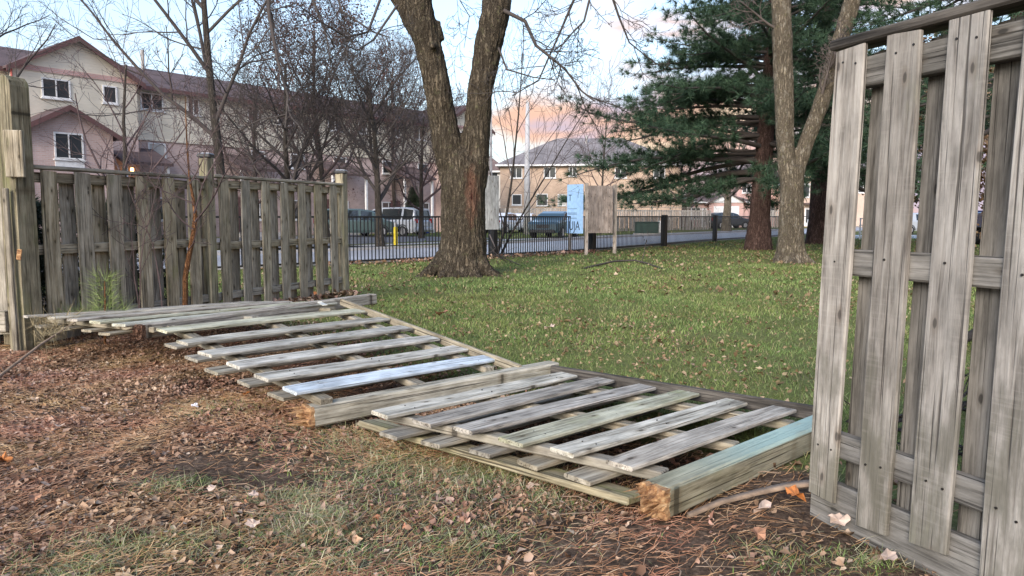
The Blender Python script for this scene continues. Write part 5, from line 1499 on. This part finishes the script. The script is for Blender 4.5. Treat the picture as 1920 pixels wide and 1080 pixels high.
for i_, (s_, d_) in enumerate(((.5, .9), (1.25, 1.0), (2.0, .95))):
    q_ = lf(s_, -d_, 0); rgx = np.random.default_rng(70 + i_)
    e_ = empty('hedge_shrub', q_, 0, ['dark shrub behind the left fence, nearest the corner post', 'dark shrub behind the left fence, between its corner and capped middle post', 'dark shrub behind the left fence, just before the capped middle post'][i_], 'shrub')
    MB().tube([(0, 0, 0), (0, 0, 1.0)], [.05, .02], 7).build('trunk', 'bark_grey', e_)
    n_ = 420; th = rgx.uniform(0, 6.28, n_); zz = rgx.uniform(.05, 1.42, n_); rr = .55 * np.sqrt(rgx.uniform(.1, 1, n_)) * (1.15 - .5 * zz / 1.42)
    C_ = np.stack([rr * np.cos(th), rr * np.sin(th), zz], 1); dd_ = np.stack([np.cos(th), np.sin(th), np.full(n_, .5)], 1); dd_ /= np.linalg.norm(dd_, axis=1, keepdims=True)
    V, F_ = needles_at(C_, dd_, 16, .14, .008, rgx, .7)
    link('crown', arrays_mesh('crown', V, F_, 'fine_evergreen'), e_)

# ---- red brown sapling against the left fence
sb = place(344, 566, 8.2); sp_ = empty('sapling', sb, 0, 'orange brown sapling growing in front of the left fence', 'sapling')
YP = sb.y
m_ = [(344, 566), (347, 520), (354, 480), (362, 440), (366, 405), (362, 372), (355, 335), (350, 260), (347, 180)]
spts = np.array([(D(x, y, YP + .02 * i) - sb) if i else Vector((0, 0, -.05)) for i, (x, y) in enumerate(m_)])
tubes([(spts, np.array([.032, .030, .029, .028, .025, .018, .013, .009, .004]))], 'sapling', 'trunk', sp_, kthick=10)
stw = []
rg = np.random.default_rng(8)
sspec = [dict(n=6, wander=.10, up=.3, kids=6, ang=(25, 60), ratio=.5, start=.2, rr=.55, tip=.3), dict(n=4, wander=.14, up=.2, kids=3, ang=(25, 60), ratio=.5, start=.2, rr=.6, tip=.5), dict(n=3, wander=.15, up=.1, kids=0, ang=(25, 60), ratio=.5, start=.2, rr=.6, tip=.6)]
for (x, y, dd, L_, r_) in ((366, 415, (.9, .2, .9), 1.15, .014), (364, 400, (.35, -.1, 1), 1.0, .012), (362, 430, (-.9, 0, .9), .8, .010), (355, 335, (-.5, 0, 1), .9, .009), (356, 345, (.6, -.1, 1), .9, .009), (352, 470, (.8, -.2, 1.0), .6, .008), (350, 290, (.3, .2, 1), .9, .007), (348, 240, (-.3, -.2, 1), .8, .006), (360, 380, (-1, -.2, .35), .9, .008)):
    grow(rg, np.array(D(x, y, YP) - sb), dd, L_, r_, 0, sspec, stw)
tubes([(p, np.maximum(r, .0028)) for p, r in stw], 'twig_red', 'crown', sp_)
# thin upright shoots left of it
sb2 = place(262, 590, 7.75); s2 = empty('sapling', sb2, 0, 'thin leafless shoot rising in front of the left fence, left of the orange sapling', 'sapling')
stw = []
for (x0_, y0_, x1_, y1_) in ((262, 590, 272, 300), (305, 585, 292, 330), (262, 590, 255, 380)):
    a_, b_ = np.array(D(x0_, y0_, YP - .45) - sb2), np.array(D(x1_, y1_, YP - .45) - sb2)
    a_[2] = max(a_[2], -.05)
    grow(rg, a_, b_ - a_, np.linalg.norm(b_ - a_), .009, 0, sspec, stw)
tubes([(p, np.maximum(r, .0028)) for p, r in stw], 'twig_red', 'stem', s2)
# ---- pine seedling and a dry pine twig at the corner post
ps = place(195, 612, 7.25); q_ = empty('pine_seedling', ps, 0, 'light green pine seedling in front of the left fence', 'seedling')
MB().tube([(0, 0, 0), (.02, 0, .35), (.03, 0, .62)], [.012, .009, .005], 6).build('stem', 'sapling', q_)
C_ = []; d_ = []
for zz in np.linspace(.18, .66, 12):
    for a_ in np.linspace(0, 6.28, 6)[:-1] + zz * 9:
        C_.append((.02 + .06 * math.cos(a_), .06 * math.sin(a_), zz)); d_.append((math.cos(a_), math.sin(a_), .9))
for a_, l_ in ((2.8, .30), (3.4, .38), (.4, .2), (2.2, .22)):
    for f in np.linspace(.3, 1, 6): C_.append((math.cos(a_) * l_ * f, math.sin(a_) * l_ * f * .6, .20 + .12 * f)); d_.append((math.cos(a_) * .7, math.sin(a_) * .4, .7))
d_ = np.array(d_); d_ /= np.linalg.norm(d_, axis=1, keepdims=True)
V, F_ = needles_at(np.array(C_), d_, 9, .19, .0018, np.random.default_rng(2), .42)
link('foliage', arrays_mesh('foliage', V, F_, 'needles_young'), q_)
pt = G(120, 640, .05); q_ = empty('pine_twig', pt, 0, 'dry pine twig with brown needles lying against the corner post', 'twig')
a0_, a1_ = G(-10, 712, .02) - pt, G(150, 598, .34) - pt
mid_ = (a0_ + a1_) / 2 + Vector((0, 0, .02))
MB().tube([a0_, mid_, a1_], [.013, .010, .005], 7).build('stem', 'stick', q_)
C_ = []; d_ = []
rg = np.random.default_rng(5)
for (x, y, z) in ((90, 600, .33), (75, 612, .3), (110, 610, .3), (130, 598, .34), (85, 640, .2), (100, 628, .25)):
    for _ in range(6): C_.append(np.array(G(x, y, z) - pt) + rg.normal(0, .03, 3)); d_.append(rg.normal(0, 1, 3) + [.2, -.3, .3])
d_ = np.array(d_); d_ /= np.linalg.norm(d_, axis=1, keepdims=True)
V, F_ = needles_at(np.array(C_), d_, 12, .2, .0016, rg, .5)
link('foliage', arrays_mesh('foliage', V, F_, 'needles_dead'), q_)

# ---- fallen branches
def stick(name, label, pxs, zs, r0, r1, mat, twigs=0, seed=1):
    P_ = [G(x, y, z) for (x, y), z in zip(pxs, zs)]
    b_ = P_[0].xy.to_3d(); e_ = empty(name, b_, 0, label, 'branch')
    n = len(P_); pts = np.array([p - b_ for p in P_]); rad = np.linspace(r0, r1, n)
    tubes([(pts, rad)], mat, 'limb', e_, kthick=10)
    if twigs:
        rg = np.random.default_rng(seed); tw = []
        for q in range(twigs):
            i = rg.integers(0, n - 1); p = lerp(pts[i], pts[i + 1], rg.random())
            grow(rg, p, pts[i + 1] - pts[i] + rg.normal(0, .5, 3) * np.linalg.norm(pts[i + 1] - pts[i]), rg.uniform(.3, .9), max(r1 * .7, .006), 1, sspec, tw)
        tubes(tw, mat, 'twig', e_)
stick('fallen_branch', 'long dark arched branch lying on the lawn below the signs', [(1092, 504), (1120, 497), (1150, 490), (1190, 488), (1215, 494), (1240, 503)], [.02, .05, .10, .10, .06, .03], .03, .018, 'twig', 3, 4)
stick('fallen_branch', 'thin bare twig lying on the lawn right of the forked trunk base', [(925, 478), (945, 484), (960, 490), (978, 498)], [.25, .16, .08, .02], .022, .010, 'twig', 4, 6)
stick('fallen_branch', 'thin dead branch leaning on the black fence post by the grey board', [(918, 440), (927, 460), (935, 478), (950, 492)], [.75, .5, .25, .02], .02, .010, 'twig_far', 4, 9)
stick('fallen_branch', 'grey brown stick on the ground between the broken post and right fence', [(1290, 968), (1350, 943), (1420, 925), (1480, 912), (1560, 905)], [.015, .03, .035, .04, .05], .015, .023, 'stick')
stick('fallen_branch', 'mossy limb on the grass seen between the right fence boards', [(1800, 640), (1850, 612), (1930, 600)], [.05, .08, .08], .05, .04, 'bark_grey')
stick('fallen_branch', 'pile of grey sticks behind the lower part of the right fence', [(1590, 790), (1640, 800), (1760, 770), (1900, 740)], [.03, .06, .05, .06], .02, .02, 'bark_grey', 10, 3)

# ================================================================== GRASS, LITTER AND PINE STRAW
rng = np.random.default_rng(2024)
FP = np.array([(p.x, p.y) for p in FENCE])
def inview(P, mx=.74):
    return np.abs(P[:, 0]) < mx * P[:, 1] + 1.2
def scatter(n, x0, x1, y0, y1):
    return np.stack([rng.uniform(x0, x1, n), rng.uniform(y0, y1, n)], 1)
def behind_fence(P):
    """beyond the black fence"""
    s = np.zeros(len(P)) - 1e9
    for a, b in zip(FP[:-1], FP[1:]):
        d_ = (b - a) / np.linalg.norm(b - a); nn = np.array([-d_[1], d_[0]])
        tt = (P - a) @ d_
        ok = (tt > -.5) & (tt < np.linalg.norm(b - a) + .5)
        s = np.where(ok, np.maximum(s, (P - a) @ nn), s)
    return s > -.15
def with_z(P): return np.column_stack([P, ground_z(P[:, 0], P[:, 1])])
# lawn, thinner and coarser with distance
allP, allh, allw = [], [], []
for (n, y0, y1, h0, h1, w_) in ((120000, 3.2, 7.0, .025, .07, .0022), (120000, 7.0, 12.0, .03, .075, .0036), (110000, 12.0, 20.0, .035, .08, .0065), (80000, 20.0, 46.0, .04, .09, .013)):
    P = scatter(n, -9 if y0 < 20 else -14, min(y1 * .75, 30) + 1, y0, y1)
    ls = lawn_side(P)
    dens = np.clip(vnoise(P[:, 0] * .9, P[:, 1] * .9, 21) * 1.9 - .25, .12, 1)
    # bare, needle-strewn rings under the trunks
    for c_, r_ in (((mb0.x, mb0.y), 1.9), ((ab0.x, ab0.y), 1.5), ((9.45, 28.4), 2.2), ((14.1, 34.6), 2.2)):
        dd = np.hypot(P[:, 0] - c_[0], (P[:, 1] - c_[1]) * 1.0); dens = dens * np.clip((dd - .55) / r_, .12, 1)
    keep = inview(P) & (ls > rng.uniform(.0, .9, n) - .15) & (rng.random(n) < dens) & ~behind_fence(P)
    P = P[keep]
    allP.append(with_z(P)); h = rng.uniform(h0, h1, len(P)); allh.append(h); allw.append(np.full(len(P), w_) * rng.uniform(.7, 1.3, len(P)))
tag(blades(np.concatenate(allP), np.concatenate(allh), np.concatenate(allw), rng, 'grass', 'lawn_grass', 1.1, .6), 'short green lawn grass spreading to the black fence', 'grass', kind='stuff')
# verge beyond the road
P = scatter(26000, -12, 60, 26, 84); 
sd = ((P - FP[1]) @ np.array([NB.x, NB.y]))
keep = inview(P) & (sd > 10.5) & ~((sd > 10.8) & (sd < 24.6) & (((P - FP[1]) @ np.array([U.x, U.y])) < 20)) & behind_fence(np.array(P))
P = P[keep]
tag(blades(with_z(P), rng.uniform(.06, .14, len(P)), np.full(len(P), .03), rng, 'grass', 'verge_grass', 1.0, .5), 'grass verges beyond the street', 'grass', kind='stuff')
# rough pale grass in tufts on the near side
cl_ = np.array([[G(x, y).x, G(x, y).y, r, w] for (x, y, r, w) in ((680, 820, .30, 260), (760, 850, .25, 240), (850, 870, .30, 320), (930, 890, .22, 240), (1010, 930, .18, 150), (620, 800, .15, 120), (430, 770, .22, 170), (545, 925, .09, 260), (580, 960, .08, 220), (560, 985, .09, 220), (650, 960, .2, 150), (880, 1010, .12, 70), (330, 900, .12, 90), (100, 1060, .22, 170), (700, 900, .35, 260), (1640, 1040, .10, 60), (1480, 1040, .12, 60), (780, 1000, .3, 150), (170, 1050, .2, 120), (640, 1050, .2, 180), (380, 1010, .12, 70), (230, 1010, .10, 60))])
PP = []
for cx, cy, r_, n_ in cl_:
    n_ = int(n_ * 5.5); PP.append(np.stack([cx + rng.normal(0, r_, n_), cy + rng.normal(0, r_ * .6, n_)], 1))
P = np.concatenate(PP); P = P[lawn_side(P) < .25]
half = rng.random(len(P)) < .55
Pa, Pb = P[half], P[~half]
tag(blades(with_z(Pa), rng.uniform(.05, .13, len(Pa)), rng.uniform(.0009, .0017, len(Pa)), rng, 'grass_pale', 'dry_grass', 4.0, 1.6), 'pale dry grass tufts in front of the fallen panels', 'grass', kind='stuff')
tag(blades(with_z(Pb), rng.uniform(.018, .05, len(Pb)), rng.uniform(.0012, .0022, len(Pb)), rng, 'grass_bright', 'green_grass_tufts', 2.2, 1.0), 'small green grass patches among the leaf litter', 'grass', kind='stuff')
# leaf litter: dense at the left, thin over the bare earth
def soil_density(P):
    d_ = np.clip(1.25 - (P[:, 0] + 1.6) * .42, .16, 1)
    d_ *= np.clip(.1 + 2.6 * (vnoise(P[:, 0] * 1.9, P[:, 1] * 1.9, 5) - .3), .12, 1.1)
    d_ *= 1 - .95 * np.exp(-(((P[:, 0] + 1.15) / .8) ** 2 + ((P[:, 1] - 3.55) / .28) ** 2))
    return d_
P = scatter(205000, -8.0, 3.2, 1.9, 9.0); ls = lawn_side(P)
keep = inview(P) & (ls < rng.uniform(0, .9, len(P))) & (rng.random(len(P)) < soil_density(P) * np.clip(1.2 - (P[:, 1] - 3) * .05, .5, 1))
P = P[keep]; Z = with_z(P); Z[:, 2] += rng.uniform(.004, .022, len(P))
sz = .030
leaf_cards(Z, sz, rng, 'litter', 'leaf_litter', flat=True)
tag(bpy.data.objects['leaf_litter'], 'brown curled leaf litter covering the ground in front of the fallen fence', 'leaf litter', kind='stuff')
# pine straw: long thin needles lying in swirls
P = scatter(200000, -8.0, 3.2, 1.9, 8.5); ls = lawn_side(P)
keep = inview(P) & (ls < .15) & (rng.random(len(P)) < np.clip(.25 + 1.6 * (vnoise(P[:, 0] * 1.3 + 7, P[:, 1] * 1.3, 15) - .22), .12, 1) * np.clip(1.3 - (P[:, 0] + 1.4) * .35, .3, 1) * (1 - .9 * np.exp(-(((P[:, 0] + 1.15) / .8) ** 2 + ((P[:, 1] - 3.55) / .26) ** 2))) * np.clip(1.35 - (P[:, 0] - .2) * .8, .3, 1))
P = P[keep]; n = len(P)
ang = vnoise(P[:, 0] * .9, P[:, 1] * .9, 33) * 5.0 - 1.7 + rng.normal(0, .55, n)
ln = rng.uniform(.04, .115, n); wd = rng.uniform(.0006, .0011, n)
dv = np.stack([np.cos(ang), np.sin(ang)], 1); sv = np.stack([-np.sin(ang), np.cos(ang)], 1)
bend = rng.normal(0, .012, n)
z0 = ground_z(P[:, 0], P[:, 1]) + rng.uniform(.004, .026, n); tilt = rng.normal(0, .010, n)
def pt_(f, b): return P + dv * (ln * f)[:, None] + sv * (bend * b)[:, None]
A_, B_, C_ = pt_(-.5, 0), pt_(0, 1), pt_(.5, 0)
V = np.stack([np.column_stack([A_ - sv * wd[:, None], z0 - tilt]), np.column_stack([A_ + sv * wd[:, None], z0 - tilt + .0008]), np.column_stack([B_ + sv * wd[:, None], z0 + .005]), np.column_stack([B_ - sv * wd[:, None], z0 + .004]), np.column_stack([C_ + sv * wd[:, None] * .6, z0 + tilt]), np.column_stack([C_ - sv * wd[:, None] * .6, z0 + tilt])], 1).reshape(-1, 3)
kk = np.arange(n) * 6
F_ = np.concatenate([np.stack([kk, kk + 1, kk + 2, kk + 3], 1), np.stack([kk + 3, kk + 2, kk + 4, kk + 5], 1)])
tag(link('pine_straw', arrays_mesh('pine_straw', V, F_, 'straw')), 'orange brown pine needles strewn over the bare ground', 'pine straw', kind='stuff')
# leaves on the lawn
P = np.concatenate([scatter(17000, -6, 9, 4.2, 11), scatter(15000, -8, 22, 11, 36)])
cl2 = vnoise(P[:, 0] * .7, P[:, 1] * .7, 44)
keep = inview(P) & (lawn_side(P) > .2) & ~behind_fence(P) & (rng.random(len(P)) < np.clip((cl2 - .33) * 2.6, .08, 1))
P = P[keep]; Z = with_z(P); Z[:, 2] += rng.uniform(.02, .06, len(P)); far_ = P[:, 1] > 11
leaf_cards(Z[~far_], .038, rng, 'litter_lawn', 'lawn_leaves', flat=True, kind='stuff')
tag(bpy.data.objects['lawn_leaves'], 'tan fallen leaves sprinkled over the near lawn', 'leaves', kind='stuff')
leaf_cards(Z[far_], .078, rng, 'litter_lawn', 'lawn_leaves_far', flat=True, kind='stuff')
tag(bpy.data.objects['lawn_leaves_far'], 'tan fallen leaves sprinkled over the far lawn around the trunks', 'leaves', kind='stuff')
# drift of leaves along the foot of both fences
P = np.concatenate([np.array([[*(lf(rng.uniform(1.3, LTOT), rng.normal(.12, .12), 0).xy)] for _ in range(700)]), np.array([[*(fpos(rng.uniform(cum[1] - 1, cum[3]))[0] - NB * abs(rng.normal(.1, .25))).xy] for _ in range(900)])])
Z = with_z(P); Z[:, 2] += rng.uniform(.01, .09, len(P))
leaf_cards(Z, .09, rng, 'litter', 'leaf_drift', flat=True)
tag(bpy.data.objects['leaf_drift'], 'dry leaves drifted along the foot of the fences', 'leaves', kind='stuff')

# ---- single large leaves that can be told apart
def big_leaf(px, py, size, mat, label, seed, z=.03, name='leaf', cat='leaf', tilt=.5):
    rg = random.Random(seed); n_ = 15
    vs = [(0, 0, .0)]
    for i in range(n_):
        a_ = 2 * math.pi * i / n_; rr = size * (.62 + .38 * abs(math.cos(2.5 * a_))) * rg.uniform(.85, 1.1)
        vs.append((rr * math.cos(a_), rr * .8 * math.sin(a_), size * (.35 * math.cos(a_) ** 2 + .18 * rg.uniform(-1, 1))))
    fs = [(0, i + 1, (i + 1) % n_ + 1) for i in range(n_)]
    g = G(px, py, z)
    mw = Matrix.Translation(g) @ Matrix.Rotation(rg.uniform(0, 6.28), 4, 'Z') @ Matrix.Rotation(rg.uniform(.3, 1) * tilt, 4, 'X')
    b0 = len(vs); vs += [(x, y, z_ - .0012) for x, y, z_ in vs]; fs += [(b0 + c, b0 + b, b0 + a) for a, b, c in fs]
    fs += [(i + 1, (i + 1) % n_ + 1, b0 + (i + 1) % n_ + 1, b0 + i + 1) for i in range(n_)]
    m = MB().add(vs, fs).build(name, mat, mw=mw, smooth=False)
    return tag(m, label, cat)
big_leaf(1492, 928, .062, 'leaf_orange', 'bright orange curled leaf beside the right fence', 1, .05, tilt=.9)
big_leaf(6, 862, .055, 'leaf_orange', 'orange leaf at the left edge of the picture', 2, .04)
big_leaf(462, 738, .03, 'leaf_orange', 'small orange leaf in front of the left fallen panel', 3)
big_leaf(285, 682, .06, 'leaf_brown', 'large brown leaf in the shade of the left fallen panel', 4)
big_leaf(588, 552, .11, 'leaf_orange', 'orange brown leaf at the foot of the far fence post', 5, .06)
big_leaf(828, 588, .10, 'leaf_brown', 'brown leaf on the lawn behind the left fallen panel', 6, .06)
big_leaf(1030, 614, .08, 'leaf_tan', 'tan leaf on the lawn above the white board', 7, .06)
big_leaf(1385, 698, .045, 'leaf_tan', 'tan curled leaf on the grass behind the right fallen panel', 8, .06)
big_leaf(475, 928, .032, 'leaf_tan', 'pale leaf in the middle foreground litter', 9)
big_leaf(475, 982, .035, 'leaf_tan', 'pale curled leaf just below another in the foreground litter', 10)
big_leaf(255, 865, .03, 'leaf_brown', 'dark red curled leaf in the left litter', 11) if False else None
big_leaf(65, 932, .032, 'leaf_brown', 'dark red brown leaf in the lower left litter', 12)
big_leaf(112, 798, .035, 'leaf_tan', 'pink tan leaf in the left litter', 13)
big_leaf(1572, 975, .05, 'leaf_tan', 'pale torn leaf at the foot of the right fence', 14)
big_leaf(1665, 1045, .045, 'leaf_tan', 'pale curled leaf on the dark soil in front of the right fence', 15)
big_leaf(1430, 955, .055, 'leaf_tan', 'large pale leaf below the grey stick', 16)
big_leaf(1420, 1000, .04, 'leaf_brown', 'brown leaf on the soil in front of the broken post', 17)
big_leaf(1055, 800, .04, 'leaf_brown', 'brown leaf under the boards of the right fallen panel', 18)
big_leaf(398, 915, .03, 'leaf_tan', 'greyish leaf at the edge of the bare dark earth', 19)
o = big_leaf(366, 762, .036, 'paper', 'small piece of white litter on the pine needles', 20, .03, 'paper_scrap', 'litter', .3)
# small dead twigs among the litter
rng = np.random.default_rng(91)
tw = []
for _ in range(260):
    x_, y_ = rng.uniform(-4.5, 1.6), rng.uniform(2.3, 6.5)
    if lawn_side(np.array([[x_, y_]]))[0] > .1: continue
    a_ = rng.uniform(0, 6.28); L_ = rng.uniform(.06, .28); z_ = float(ground_z(x_, y_)) + .018
    p_ = np.array([[x_, y_, z_], [x_ + math.cos(a_) * L_ * .5, y_ + math.sin(a_) * L_ * .5, z_ + .012], [x_ + math.cos(a_ + .2) * L_, y_ + math.sin(a_ + .2) * L_, z_ + .004]])
    tw.append((p_, np.array([.0028, .0024, .0014]) * rng.uniform(.6, 1.5)))
tag(tubes(tw, 'stick', 'dead_twigs'), 'thin dead twigs strewn over the leaf litter', 'twigs', kind='stuff')
